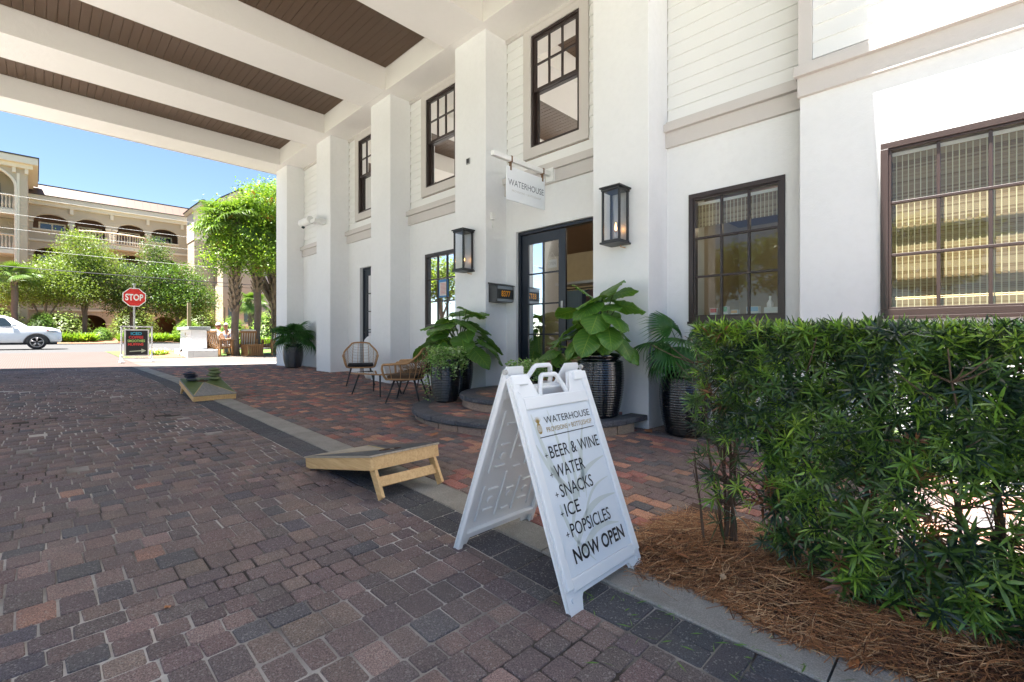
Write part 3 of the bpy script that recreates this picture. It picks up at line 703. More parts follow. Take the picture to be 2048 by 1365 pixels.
for sgn, uu, nm in ((1, 1.172, 'front_panel'), (-1, 1.95, 'back_panel')):
    g0 = gz(uu); topu = 1.565+.012*(-1 if sgn > 0 else 1)
    up = Vector((-(topu-uu), 0, .985-g0+.035))
    m = frame_of(Vector((-uu, 1.84, g0)), (0, 1, 0), up)
    m.translation = m.translation - board.location
    b = panel_part(sgn); o = b.build(nm, M['white'], board, bevel=.005, local=True)
    o.matrix_local = m
    if sgn > 0: fp = o
    # carrying handle: a moulded hoop
    h = MB(); pts = [(-.105, .915), (-.098, .95), (-.062, 1.022), (-.05, 1.03), (.05, 1.03), (.062, 1.022), (.098, .95), (.105, .915)]
    h.tube([(x, y, -.014) for x, y in pts], .0125, 8)
    h.build('handle', M['white'], o, local=True, smooth=True)
    for x in (-PW/2+.03, PW/2-.03):
        r = MB(); r.tube([(x, .955, -.002), (x, .955, .011)], .012, 12); r.build('rivet', M['white'], o, local=True)
        r = MB(); r.tube([(x, .05, -.008), (x, .05, .001)], .011, 12); r.build('rivet', M['white'], o, local=True)
pins = MB()
for y in (1.84-PW/2-.004, 1.84+PW/2+.004): pins.tube([(-1.565, y-.008, 1.003), (-1.565, y+.008, 1.003)], .012, 10)
pins.build('hinge_pin', M['steel'], board)
fx0, fx1, fy0, fy1 = -PW/2+.045, PW/2-.045, .128, .865; FW = fx1-fx0; FH = fy1-fy0
MB().box(fx0+.001, fx1-.001, fy0+.001, fy1-.001, -.0062, -.003).build('sign_sheet', M['face'], fp, local=True)
def fpt(a, t): return fx0+FW*a, fy1-FH*t
# pale pineapple-leaf print
lf = MB()
def blade(p0, p1, wid, bend=0, n=14, z=-.0024):
    a = Vector((*fpt(*p0), 0)); c_ = Vector((*fpt(*p1), 0)); d = c_-a; nrm = Vector((-d.y, d.x, 0)).normalized(); vs = []
    for i in range(n+1):
        t = i/n; q = a+d*t+nrm*bend*math.sin(math.pi*t); w_ = wid*math.sin(math.pi*min(1, t*.9+.06))**.6*(1-t*.55)
        for s_ in (-1, 1):
            p = q+nrm*w_*s_; vs.append((min(max(p.x, fx0+.003), fx1-.003), min(max(p.y, fy0+.003), fy1-.003), z))
    lf.add(vs, [(2*i, 2*i+1, 2*i+3, 2*i+2) for i in range(n)])
for p0, p1, w_, bn in (((.30, .62), (.06, .03), .020, .02), ((.34, .60), (.30, .02), .014, -.01), ((.42, .60), (.56, .10), .014, .01), ((.50, .58), (.80, .14), .016, .015), ((.30, .52), (.02, .22), .018, .02),
                   ((.22, .74), (.98, .40), .022, .07), ((.20, .86), (.98, .66), .022, .06), ((.2, .93), (.9, .84), .02, .05), ((.42, .73), (.95, .54), .010, .04), ((.12, .60), (.40, .98), .014, -.03), ((.6, .30), (.52, .62), .010, .01)):
    blade(p0, p1, w_, bn)
lf.build('leaf_print', M['sage'], fp, local=True)
def fline(s_, a0, a1, tb, h, m, off=0.0):
    x, y = fpt(a0, tb); o = nobj('lettering', text_mesh(s_, FW*(a1-a0), h, m, offset=off), fp); o.location = (x, y, -.0014); return o
fline('WATERHOUSE', .22, .955, .105, .034, M['ink']); fline('PROVISIONS + BOTTLESHOP', .22, .955, .160, .023, M['gold'])
x0, y0 = fpt(.10, .186); x1, _ = fpt(.965, 0); MB().box(x0, x1, y0-.0015, y0+.0025, -.0020, -.0014).build('rule_line', M['ink'], fp, local=True)
pa = MB(); cx_, cy_ = fpt(.125, .128); ring = [(cx_+.017*math.cos(a)*(1), cy_+.026*math.sin(a), -.0014) for a in [2*math.pi*i/20 for i in range(20)]]
pa.add(ring, [tuple(range(20))])
for k in range(7):
    a = math.radians(90+(k-3)*17); pa.add([(cx_-.004, cy_+.024, -.0014), (cx_+.004, cy_+.024, -.0014), (cx_+.034*math.cos(a), cy_+.024+.036*math.sin(a), -.0014)], [(0, 1, 2)])
pa.build('pineapple_emblem', M['gold'], fp, local=True)
li = MB()
for k in range(-3, 4):
    for sx in (-1, 1): li.add([(cx_+k*.005-.012*sx*.5, cy_-.016, -.0011), (cx_+k*.005-.012*sx*.5+.0012, cy_-.016, -.0011), (cx_+k*.005+.012*sx*.5+.0012, cy_+.016, -.0011), (cx_+k*.005+.012*sx*.5, cy_+.016, -.0011)], [(0, 1, 2, 3)])
li.build('pineapple_lines', M['face'], fp, local=True)
for s_, a1, t in (('BEER & WINE', .97, .325), ('WATER', .63, .445), ('SNACKS', .68, .565), ('ICE', .385, .68), ('POPSICLES', .80, .80)):
    fline(s_, .17, a1, t, .057, M['ink'], .004); fline('+', .095, .14, t-.012, .021, M['ink'])
fline('NOW OPEN', .12, .93, .945, .064, M['ink'], off=.022)

# ---------------- bean bag toss boards ----------------
def toss_board(u, v, rz, L, W, hi, lo, label, cols, stripe_cols, plank=None):
    """low end at local x=0, raised end at x=-L ... local x runs from the low end to the raised end"""
    t = thing('cornhole_board', label, 'bean bag board', u, v, gz(u), rz, 'bean bag toss boards on the driveway edge')
    ang = math.atan2(hi-lo, L); mt = Matrix.Translation((0, 0, lo)) @ Matrix.Rotation(-ang, 4, 'Y')
    nb = 9; top = M['deckgrey']
    # frame rails
    b = MB(); fr = .085; th = .022
    for (x0, x1, y0, y1) in ((0.01, L-.01, -W/2+.008, -W/2+.008+th), (0.01, L-.01, W/2-.008-th, W/2-.008), (.01, .01+th, -W/2+.03, W/2-.03), (L-.01-th, L-.01, -W/2+.03, W/2-.03)): b.box(x0, x1, y0, y1, -fr-.012, -.0125)
    b.xf(mt); b.build('frame', M['pine'], t, bevel=.002, local=True)
    hx, hr = L*.80, .075
    for i in range(nb):          # top planks, with the hole cut by splitting
        y0 = -W/2+W*i/nb; y1 = -W/2+W*(i+1)/nb; ym = (y0+y1)/2; bb = MB()
        g = .0015
        if abs(ym) < hr:
            h_ = math.sqrt(max(0, hr*hr-ym*ym)); bb.box(0, hx-h_, y0+g, y1-g, -.012, 0); bb.box(hx+h_, L, y0+g, y1-g, -.012, 0)
        else: bb.box(0, L, y0+g, y1-g, -.012, 0)
        bb.xf(mt); bb.build('top_plank', plank or M['deckgrey'], t, bevel=.001, local=True)
    # painted fields and the slim triangle lines
    b = MB(); apex = (hx-hr-.03, 0)
    for s_ in (-1, 1):
        poly = [(.05, s_*(W/2-.012)), (L-.01, s_*(W/2-.012)), (L-.01, s_*.0), (hx+hr+.02, 0), (hx, s_*(hr+.015)), (apex[0], s_*.01)]
        b.add([mt @ Vector((x, y, .0012)) for x, y in poly], [tuple(range(len(poly)))])
    b.build('painted_field', cols, t, local=True)
    b = MB()
    for s_ in (-1, 1):
        a = Vector((.04, s_*(W/2-.02), .002)); c_ = Vector((apex[0], s_*.012, .002)); d = (c_-a).normalized(); n_ = Vector((-d.y, d.x, 0))*.007
        b.add([mt @ p for p in (a-n_, a+n_, c_+n_, c_-n_)], [(0, 1, 2, 3)])
    b.build('triangle_line', stripe_cols, t, local=True)
    b = MB(); P_ = [(hx+hr*math.cos(2*math.pi*k/24), hr*math.sin(2*math.pi*k/24)) for k in range(24)]
    b.tube([mt @ Vector((x, y, .0)) for x, y in P_], .005, 6, closed=True); b.build('hole_rim', M['twig'], t, local=True, smooth=True)
    # legs with a cross rail
    lt = mt @ Vector((L-.07, 0, -.04)); foot = Vector((L+.06, 0, 0.0)); d = foot-lt
    for s_ in (-1, 1):
        y = s_*(W/2-.045); b = MB(); dn = d.normalized(); sd = Vector((dn.z, 0, -dn.x))*.034
        vs = [p+Vector((0, yy, 0)) for yy in (y-.011, y+.011) for p in (lt-sd, lt+sd, foot+sd*.9, foot-sd*.9)]
        b.add(vs, [(0, 1, 2, 3), (7, 6, 5, 4), (0, 4, 5, 1), (1, 5, 6, 2), (2, 6, 7, 3), (3, 7, 4, 0)]); b.build('leg', M['pine'], t, bevel=.002, local=True)
    m_ = lt+d*.58; sd = Vector((d.normalized().x, 0, d.normalized().z))*.033; nn = Vector((sd.z, 0, -sd.x)).normalized()*.009
    b = MB(); b.add([p+Vector((0, yy, 0)) for yy in (-W/2+.058, W/2-.058) for p in (m_-sd-nn, m_-sd+nn, m_+sd+nn, m_+sd-nn)], [(0, 1, 2, 3), (7, 6, 5, 4), (0, 4, 5, 1), (1, 5, 6, 2), (2, 6, 7, 3), (3, 7, 4, 0)])
    b.build('cross_rail', M['pine'], t, bevel=.002, local=True)
    return t, mt, hx, hr
M['deckgrey'] = wood('weathered_plank', (.16, .155, .145), (.30, .28, .25), (1.5, 25, 25))
M['moss'] = mat('moss_green_stain', (.09, .13, .035), .6, var=.35, scale=8); M['strip_y'] = flat('yellow_line', (.50, .38, .16))
toss_board(3.86, 1.80, 0, 1.08, .56, .275, .078, 'wooden bean bag board with dark blue painted sides, nearest the white sandwich board', M['blkpaint'], M['strip_y'], wood('weathered_tan_plank', (.30, .25, .19), (.44, .38, .30), (1.5, 25, 25)))
t2, mt2, hx, hr = toss_board(8.07, 1.885, math.pi, 1.0, .57, .28, .085, 'mossy green and grey bean bag board with two stacks of bags, farther away', M['moss'], M['strip_y'])
def bag(base, seed, mt, lab, grp, cat='bean bag'):
    r = random.Random(seed); N = 10; b = MB(); s_ = .075; vs = []; fs = []
    for sgn in (1, -1):
        k0 = len(vs)
        for i in range(N+1):
            for j in range(N+1):
                x, y = -1+2*i/N, -1+2*j/N; e = (1-x*x)*(1-y*y)
                vs.append((x*s_*(1-.07*y*y), y*s_*(1-.07*x*x), sgn*(.026*e**.45+.003)+.004*math.sin(5*x+seed)*e+.029))
        for i in range(N):
            for j in range(N): k = k0+i*(N+1)+j; fs.append((k, k+N+1, k+N+2, k+1) if sgn > 0 else (k, k+1, k+N+2, k+N+1))
    b.add(vs, fs); o = b.build('bean_bag', mt, None, smooth=True, local=True); o.location = base; o.rotation_euler = (r.uniform(-.12, .12), r.uniform(-.12, .12), r.uniform(0, 1.5))
    tag(o, lab, cat, grp); return o
M['bagb'] = mat('navy_bag', (.03, .037, .065), .9, var=.2, scale=60, bump=.2, bscale=400); M['bagg'] = mat('olive_bag', (.15, .19, .085), .9, var=.2, scale=60, bump=.2, bscale=400)
for sy, mtl, cn, n_ in ((1, 'bagb', 'navy', 3), (-1, 'bagg', 'olive green', 4)):
    for k in range(n_):
        p = mt2 @ Vector((.80+.01*(k % 2), sy*.17, .0)); wp = Vector((-8.07-0, 1.885, gz(8.07))) + Matrix.Rotation(math.pi, 3, 'Z') @ p
        bag((wp.x+random.uniform(-.015, .015), wp.y+random.uniform(-.02, .02), wp.z+.002+.048*k), k*3+(sy > 0), M[mtl],
            '%s bean bag, %s of the %s stack' % (cn, ['lowest', 'second from the bottom', 'third from the bottom', 'fourth and topmost'][k] if not (k == n_-1 and n_ == 3) else 'topmost', cn), 'bean bags stacked on the far board')

# ---------------- ribbed black planters ----------------
def pot(u, v, z, H, Rm, label, seed=0):
    n = 23; prof = []; zz = 0
    def rad(t): return Rm*(.60+.40*math.sin(math.pi*(.12+.62*t))**1.1) if t < .93 else Rm*.86
    prof = [(0, .0), (Rm*.60, 0), (Rm*.63, .01)]
    for i in range(n):
        t0 = .03+.86*i/n; dt = .86/n
        for q in (0, .25, .5, .75): t = t0+dt*q; prof.append((rad(t)+.0055*math.sin(math.pi*q)*1.0, t*H))
    prof += [(Rm*.80, .90*H), (Rm*.80, .92*H), (Rm*.87, .935*H), (Rm*.885, .965*H), (Rm*.87, .995*H), (Rm*.84, H), (Rm*.76, H-.004), (Rm*.72, H-.05), (0, H-.055)]
    b = MB(); b.lathe(prof, 48)
    o = b.build('planter', M['glaze'], None, smooth=True, local=True); o.location = (-u, v, z); o.rotation_euler = (0, 0, seed)
    s = MB(); s.lathe([(Rm*.74, H-.035), (Rm*.4, H-.02), (0, H-.018)], 24); q = s.build('soil', M['darkmulch'], o, local=True)
    tag(o, label, 'planter', 'ribbed glazed planters along the shop front'); return o
PT = {'far': (13.30, 4.95, gz(13.3), .66, .255), 'small': (5.26, 4.02, .262, .60, .205), 'tall': (5.72, 4.62, .262, .70, .225), 'step': (3.04, 4.52, .262, .72, .265), 'right': (2.30, 5.10, gz(2.3), .73, .275), 'back': (3.52, 4.62, .415, .42, .19)}
pot(*PT['far'], 'black ribbed planter under the palm between the two farthest pilasters'); pot(*PT['small'], 'narrow black ribbed planter spilling pale vines beside the steps')
pot(*PT['tall'], 'black ribbed planter tucked behind the vine planter by the pilaster'); pot(*PT['step'], 'large black ribbed planter with elephant ears on the lower step')
pot(*PT['right'], 'black ribbed planter on the bricks under the three by three window'); pot(*PT['back'], 'low black planter at the door threshold, mostly hidden by the sandwich board')

# ---------------- elephant ear plants ----------------
def ear_mesh(seed, L=.36):
    r = random.Random(seed); NI, NJ = 18, 6; vs = []; uv = []
    for i in range(NI+1):
        t = i/NI; y = L*(t*1.12-.12)
        w_ = L*.47*(math.sin(math.pi*min(1, (t*.93+.07)))**.62)*(1-.38*t)*1.25
        for j in range(-NJ, NJ+1):
            s_ = j/NJ; x = w_*s_
            yy = y - (abs(s_)**1.5)*L*.20*max(0, 1-t*2.2) - abs(s_)*L*.06*(t > .1)
            z = -.15*L*(t**2)*.9 - abs(s_)**2*.06*L + .03*L*(abs(s_)**.8)*.8 + .016*L*4*math.sin(2*math.pi*(t*8-abs(s_)*2.2))*abs(s_)*(1-abs(s_)*.4)*.35 + .012*math.sin(9*t+seed)*abs(s_)
            z += .006*abs(s_)**3*math.sin(24*t+seed+(j > 0)*2)
            vs.append((x, yy, z)); uv.append((s_, t))
    F = []; k = 2*NJ+1
    for i in range(NI):
        for j in range(2*NJ): F.append((i*k+j, i*k+j+1, (i+1)*k+j+1, (i+1)*k+j))
    me = MB().add(vs, F).mesh('ear_leaf', M['ear'], True)
    at = me.attributes.new('leafuv', 'FLOAT_VECTOR', 'POINT'); at.data.foreach_set('vector', np.array([(a, b_, 0) for a, b_ in uv], np.float32).ravel())
    return me
EAR = [ear_mesh(s_) for s_ in range(4)]
def ear_plant(u, v, z, label, leaves, base_r=.05, seed=0):
    t = thing('elephant_ear_plant', label, 'plant', u, v, z, 0, 'elephant ear plants in black planters'); r = random.Random(seed)
    for (du, dv, h, sc_, head, pitch, roll) in leaves:
        # du, dv = where the leaf base sits; heading = direction the tip points (deg, 0 = towards +x), pitch = tip drop
        end = Vector((-du, dv, h)); st = Vector((r.uniform(-1, 1)*base_r, r.uniform(-1, 1)*base_r, 0)); m_ = st*.5+end*.5+Vector((-end.x*.18, -end.y*.18, .10*h))
        pts = [(1-q)**2*st+2*q*(1-q)*m_+q*q*end for q in [i/8 for i in range(9)]]
        MB().tube(pts, [.013-.007*i/8 for i in range(9)], 6).build('stalk', M['stem'], t, local=True, smooth=True)
        o = link(bpy.data.objects.new('leaf', EAR[r.randrange(4)]), t); o.location = end; o.scale = (sc_, sc_, sc_)
        o.rotation_euler = Euler((math.radians(-pitch), math.radians(roll), math.radians(head-90)), 'XYZ')
    return t
def auto_leaves(n, seed, H=(.25, .75), spread=.36, sc_=(.7, 1.1)):
    r = random.Random(seed); L = []
    for i in range(n):
        q = i/(n-1); a = i*137.5+r.uniform(-15, 15); h = H[1]-(H[1]-H[0])*q+r.uniform(-.05, .05); rad = spread*(.35+.75*q)*r.uniform(.75, 1.1)
        x = math.cos(math.radians(a))*rad; y = math.sin(math.radians(a))*rad
        L.append((-x, y, h, r.uniform(*sc_), a+r.uniform(-30, 30), 0+50*q+r.uniform(-15, 12), r.uniform(-20, 20)))
    return L
# head 225 = tip towards the camera
big = [(a, b_, c_+.03, d_*.92, e, f_*.7-4, g) for a, b_, c_, d_, e, f_, g in [(-.02, .02, .62, 1.25, 250, 20, 20), (.10, -.06, .66, 1.2, 160, -35, 30), (-.06, -.02, .66, 1.15, 70, -50, -10), (.22, -.12, .50, 1.15, 170, 10, 15), (.28, -.10, .26, 1.1, 215, 45, 0), (.10, -.24, .20, 1.05, 250, 70, 5),
       (-.10, -.20, .42, 1.0, 300, 55, -15), (-.22, -.05, .40, 1.05, 330, 40, -20), (-.18, .1, .55, 1.0, 20, 20, -25), (-.06, -.28, .22, 1.0, 290, 70, -10), (-.22, -.16, .26, .95, 320, 60, -10), (.20, .06, .40, 1.05, 140, 30, 10),
       (.02, -.12, .55, 1.0, 260, 45, -10), (-.14, .05, .66, .95, 50, -20, -20), (.05, .15, .5, 1.0, 90, 30, 0), (-.26, .02, .14, .85, 350, 75, 0), (.16, -.2, .36, .95, 220, 55, 10)]] + auto_leaves(9, 21, (.12, .55), .22, (.7, .95))
ear_plant(PT['step'][0], PT['step'][1], .262+.69, 'tall bright elephant ear plant rising from the planter on the step', big, .07, 3)
ear_plant(PT['tall'][0], PT['tall'][1], .262+.66, 'dense dark elephant ear plant beside the left lantern', auto_leaves(28, 5, (.02, .62), .50, (.75, 1.15)), .06, 5)
ear_plant(PT['back'][0]+.25, PT['back'][1]+.05, .62, 'small shaded elephant ear plant between the door and the large planter', auto_leaves(9, 8, (.1, .48), .2, (.7, 1.0)), .05, 9)

# ---------------- fan palms ----------------
def fan_mesh(seed, n=30, L=.42, m=M['fan'], droop=.5, spread=250):
    r = random.Random(seed); V = []; F = []
    for k in range(n):
        a = math.radians(-spread/2+spread*k/(n-1)); Lk = L*(.75+.25*math.cos(a*.6))*r.uniform(.93, 1.05); w_ = L*.028
        d = Vector((math.sin(a), math.cos(a), 0)); p = Vector((math.cos(a), -math.sin(a), 0)); n0 = len(V); S = 6
        for i in range(S+1):
            t = i/S; ww = w_*(.35+1.1*math.sin(math.pi*min(1, t*.85+.12)))*(1-t**3)
            z = -droop*L*(t**2.2)*(.6+.5*r.random()*(i == S)+.25*abs(math.sin(a))) + .04*L
            c_ = d*Lk*t*(1-.12*t) + Vector((0, 0, z))
            V += [c_-p*ww+Vector((0, 0, .35*ww)), c_-Vector((0, 0, .45*ww)), c_+p*ww+Vector((0, 0, .35*ww))]
        for i in range(S): b0 = n0+3*i; F += [(b0, b0+1, b0+4, b0+3), (b0+1, b0+2, b0+5, b0+4)]
    return MB().add(V, F).mesh('fan', m)
FAN = [fan_mesh(s_) for s_ in range(3)]
def fan_palm(u, v, z, label, fronds, seed=0, trunk=(.05, .16), meshes=FAN, cat='palm plant', group='potted fan palms'):
    t = thing('fan_palm', label, cat, u, v, z, 0, group); r = random.Random(seed)
    b = MB()
    for i in range(46):       # fibrous leaf bases round a stub trunk
        a = r.uniform(0, 6.28); h = r.uniform(0, trunk[1]); rr_ = trunk[0]*(1.1-.3*h/trunk[1])
        b.tube([(math.cos(a)*rr_*.5, math.sin(a)*rr_*.5, h-.03), (math.cos(a)*rr_*1.15, math.sin(a)*rr_*1.15, h+.03), (math.cos(a)*rr_*1.5, math.sin(a)*rr_*1.5, h+.075)], [.014, .010, .003], 5)
    b.build('trunk', M['boot'], t, local=True)
    for (az, el, L, sc_, tilt) in fronds:
        a = math.radians(az); e = math.radians(el); end = Vector((math.cos(a)*math.cos(e)*L, math.sin(a)*math.cos(e)*L, trunk[1]*.8+math.sin(e)*L)); st = Vector((0, 0, trunk[1]*.6))
        m_ = st*.5+end*.5+Vector((0, 0, .05*L)); pts = [(1-q)**2*st+2*q*(1-q)*m_+q*q*end for q in [i/5 for i in range(6)]]
        MB().tube(pts, [.007-.003*i/5 for i in range(6)], 5).build('stalk', M['stem'], t, local=True)
        o = link(bpy.data.objects.new('frond', meshes[r.randrange(len(meshes))]), t); o.location = end; o.scale = (sc_,)*3
        o.rotation_euler = Euler((math.radians(el-tilt), r.uniform(-.3, .3), a-math.pi/2), 'XYZ')
    return t
def auto_fronds(n, seed, L=(.2, .38), sc_=(.8, 1.05), el0=78, el1=5, tilt=25):
    r = random.Random(seed)
    return [(i*137.5+r.uniform(-20, 20), el0+(el1-el0)*i/(n-1)+r.uniform(-8, 8), r.uniform(*L), r.uniform(*sc_), tilt+r.uniform(-15, 20)) for i in range(n)]
fan_palm(PT['far'][0], PT['far'][1], PT['far'][2]+.63, 'lush potted fan palm between the two farthest pilasters', auto_fronds(17, 2, (.22, .42), (1.0, 1.3)), 2)
fan_palm(PT['right'][0], PT['right'][1], PT['right'][2]+.68, 'potted fan palm with drooping fronds below the three by three window',
         [(205, 30, .36, 1.05, 35), (170, 62, .40, .95, 5), (230, 10, .22, .95, 55), (260, 25, .28, 1.0, 60), (60, 60, .26, .8, 0), (20, 50, .28, .7, 10), (300, 12, .2, .85, 65), (190, 8, .26, .9, 50), (285, 45, .3, .9, 45)], 4, (.075, .20))

# ---------------- leaf clouds ----------------
def leafcloud(name, centers, size, mtl, palette, parent=None, seed=0, up=.3, aspect=.5, fold=False, kind='stuff', sizes=None, jitter=.25):
    r = np.random.default_rng(seed); P = np.asarray(centers, float); n = len(P)
    nrm = r.normal(size=(n, 3)); nrm[:, 2] = np.abs(nrm[:, 2])+up; nrm /= np.linalg.norm(nrm, axis=1)[:, None]
    a = np.cross(nrm, r.normal(size=(n, 3))); a /= np.linalg.norm(a, axis=1)[:, None]; b_ = np.cross(nrm, a)
    s_ = (size if sizes is None else sizes)*(1+jitter*r.normal(size=n)).clip(.4, 1.8); s_ = s_[:, None]
    V = np.stack([P-a*s_, P-b_*s_*aspect, P+a*s_, P+b_*s_*aspect], 1).reshape(-1, 3); F = np.arange(4*n).reshape(-1, 4)
    pal = np.array(palette); c_ = pal[r.integers(0, len(pal), n)]*(1+.18*r.normal(size=(n, 1))).clip(.5, 1.6)
    return nobj(name, npmesh(name, V, F, mtl, c_), parent, kind)
# trailing pale vines in the narrow planter
def vines(u, v, z, label, seed, n=26, hang=.45, Rr=.2, dense=True):
    t = thing('vine_plant', label, 'plant', u, v, z); r = random.Random(seed); pts = []; b = MB()
    for i in range(n):
        a = r.uniform(0, 6.28) if dense else r.uniform(0, 6.28); L = hang*(r.random()**2)*(1.6 if math.cos(a-3.6) > .3 else .45)
        p = Vector((math.cos(a)*Rr*.5, math.sin(a)*Rr*.5, .02)); path = [p.copy()]
        for k in range(14):
            q = k/13; rr_ = Rr*(.5+.75*min(1, q*2.2)); zz = .02+.14*math.sin(math.pi*min(1, q*1.6))*(1 if q < .62 else 0) - L*max(0, q-.35)*1.5
            path.append(Vector((math.cos(a+q*.3)*rr_, math.sin(a+q*.3)*rr_, zz)))
        b.tube(path, .002, 3)
        for p in path:
            for _ in range(7): pts.append((p.x+r.gauss(0, .03), p.y+r.gauss(0, .03), p.z+r.gauss(0, .025)))
    for _ in range(420): a = r.uniform(0, 6.28); q = Rr*math.sqrt(r.random())*1.15; pts.append((math.cos(a)*q, math.sin(a)*q, .03+.13*(1-(q/Rr/1.2)**2)+r.gauss(0, .015)))
    b.build('stems', M['stem'], t, local=True)
    leafcloud('leaves', pts, .017, M['leaf'], [(.26, .42, .13), (.34, .50, .22), (.18, .34, .09), (.45, .54, .34)], t, seed, 1.0, .75); return t
vines(PT['small'][0], PT['small'][1], .262+.57, 'pale variegated vine spilling over the narrow planter', 3, 34, .55, .22)
vines(3.75, 4.05, .70, 'low leafy plant with small round leaves behind the sandwich board', 4, 14, .1, .17)
pot(3.75, 4.05, .262, .46, .17, 'small black planter holding the round leafed plant behind the sandwich board')

# ---------------- rattan chairs and low glass table ----------------
def rattan_chair(u, v, rz, label, cushion_back=False):
    t = thing('rattan_chair', label, 'chair', u, v, gz(u), rz, 'rattan armchairs round the low glass table')
    # local frame: the chair faces +x
    hs = .36; W = .27
    def rim(s):  # s in 0..1 from the left arm front, round the back, to the right arm front
        a = (s-.5)*2; k = abs(a); sy = 1 if a < 0 else -1
        if k > .62:        # arm
            q = (k-.62)/.38; x = -.10+.37*q; y = sy*(.315-.0*q); z = .60-.02*q
        elif k > .30:
            q = (k-.30)/.32; x = -.27+.17*q**1.3; y = sy*(.17+.145*math.sin(q*math.pi/2)); z = .80-.20*q**.8
        else:
            q = k/.30; x = -.30+.03*q*q; y = sy*.17*q; z = .82-.02*q**3
        return Vector((x, y, z))
    top = [rim(i/48) for i in range(49)]
    lo = []
    for s in range(49):
        a = (s/48-.5)*2; k = abs(a); sy = 1 if a < 0 else -1
        if k > .55: q = (k-.55)/.45; lo.append(Vector((-.12+.36*q, sy*.25, hs)))
        else: q = k/.55; lo.append(Vector((-.22+.10*q*q, sy*.25*math.sin(q*math.pi/2), hs)))
    fr = MB()
    loop = [Vector((.25, .25, hs)), Vector((.285, .275, .42)), Vector((.30, .30, .52)), Vector((.285, .315, .57))] + top + [Vector((.285, -.315, .57)), Vector((.30, -.30, .52)), Vector((.285, -.275, .42)), Vector((.25, -.25, hs))]
    fr.tube(loop, .017, 8); fr.tube(lo + [Vector((.26, -.2, hs-.01)), Vector((.27, 0, hs-.015)), Vector((.26, .2, hs-.01))], .013, 6, closed=True)
    fr.build('frame', M['rattan'], t, local=True, smooth=True)
    # upright canes and horizontal weave of the shell
    for i in range(2, 47, 4):
        a_, b_ = top[i], lo[i]; m_ = a_*.5+b_*.5+Vector((-.02, 0, -.03)); MB().tube([(1-q)**2*a_+2*q*(1-q)*m_+q*q*b_ for q in (0, .25, .5, .75, 1)], .0055, 5).build('cane', M['rattan'], t, local=True)
    wv = MB()
    for k in range(1, 15):
        q = k/15; path = []
        for i in range(0, 49, 2):
            a_, b_ = top[i], lo[i]; m_ = a_*.5+b_*.5+Vector((-.02, 0, -.03)); path.append((1-q)**2*a_+2*q*(1-q)*m_+q*q*b_)
        wv.tube(path, .0032, 4)
    for i in range(17): y = -.235+.47*i/16; wv.tube([(-.19, y*.9, hs), (0, y, hs-.03), (.255, y, hs-.008)], .004, 4)
    wv.build('weave', M['rattand'], t, local=True)
    c_ = MB(); n0 = 0; c_.box(-.20, .25, -.235, .235, hs+.002, hs+.06); c_.build('cushion', M['cushion'], t, local=True, bevel=.025, seg=3, smooth=False)
    if cushion_back:
        c_ = MB(); c_.obox(Matrix.Translation((-.16, .03, hs+.20)) @ Matrix.Rotation(math.radians(-18), 4, 'Y'), .07, .34, .26); c_.build('back_pillow', M['cushion'], t, local=True, bevel=.03, seg=3)
    for sx in (-1, 1):
        for sy in (-1, 1):
            MB().tube([(sx*.15, sy*.17, hs-.012), (sx*.26, sy*.26, .0)], [.017, .011], 8).build('leg', M['black'], t, local=True, smooth=True)
    for sx in (-1, 1): MB().tube([(sx*.15, -.17, hs-.02), (sx*.15, .17, hs-.02)], .008, 6).build('stretcher', M['black'], t, local=True)
    return t
def head(du, dv): return math.atan2(dv, -du)
rattan_chair(8.55, 4.46, head(-.80, -.42), 'rattan armchair facing the driveway, in front of the far glazed door')
rattan_chair(6.80, 4.72, head(.86, -.50), 'rattan armchair with a black back pillow, half behind the elephant ear plant', True)
rattan_chair(6.18, 4.0, head(.72, -.60), 'rattan armchair nearest the steps, its side to the camera')
tb = thing('glass_table', 'low rectangular glass topped table with rattan rim between the rattan armchairs', 'table', 7.15, 4.02, gz(7.2), .25)
rr = [(x*.36, y*.25) for x, y in ((-1, -.7), (-.9, -1), (.9, -1), (1, -.7), (1, .7), (.9, 1), (-.9, 1), (-1, .7))]
MB().prism(rr, .365, .372).build('glass_top', M['glass'], tb, local=True); MB().tube([(x*1.02, y*1.02, .36) for x, y in rr], .012, 8, closed=True).build('rim', M['rattan'], tb, local=True, smooth=True)
for sx in (-1, 1):
    for sy in (-1, 1): MB().tube([(sx*.24, sy*.16, .35), (sx*.33, sy*.24, 0)], [.016, .010], 8).build('leg', M['black'], tb, local=True, smooth=True)
urn = MB(); urn.lathe([(0, 0), (.15, 0), (.19, .1), (.20, .4), (.20, .72), (.18, .84), (.12, .91), (.05, .94), (0, .945)], 32)
o = urn.build('tall_vase', M['whitepaint'], None, smooth=True, local=True); o.location = (-9.42, 5.2, gz(9.4)); tag(o, 'tall smooth white vase standing by the far glazed door', 'vase')

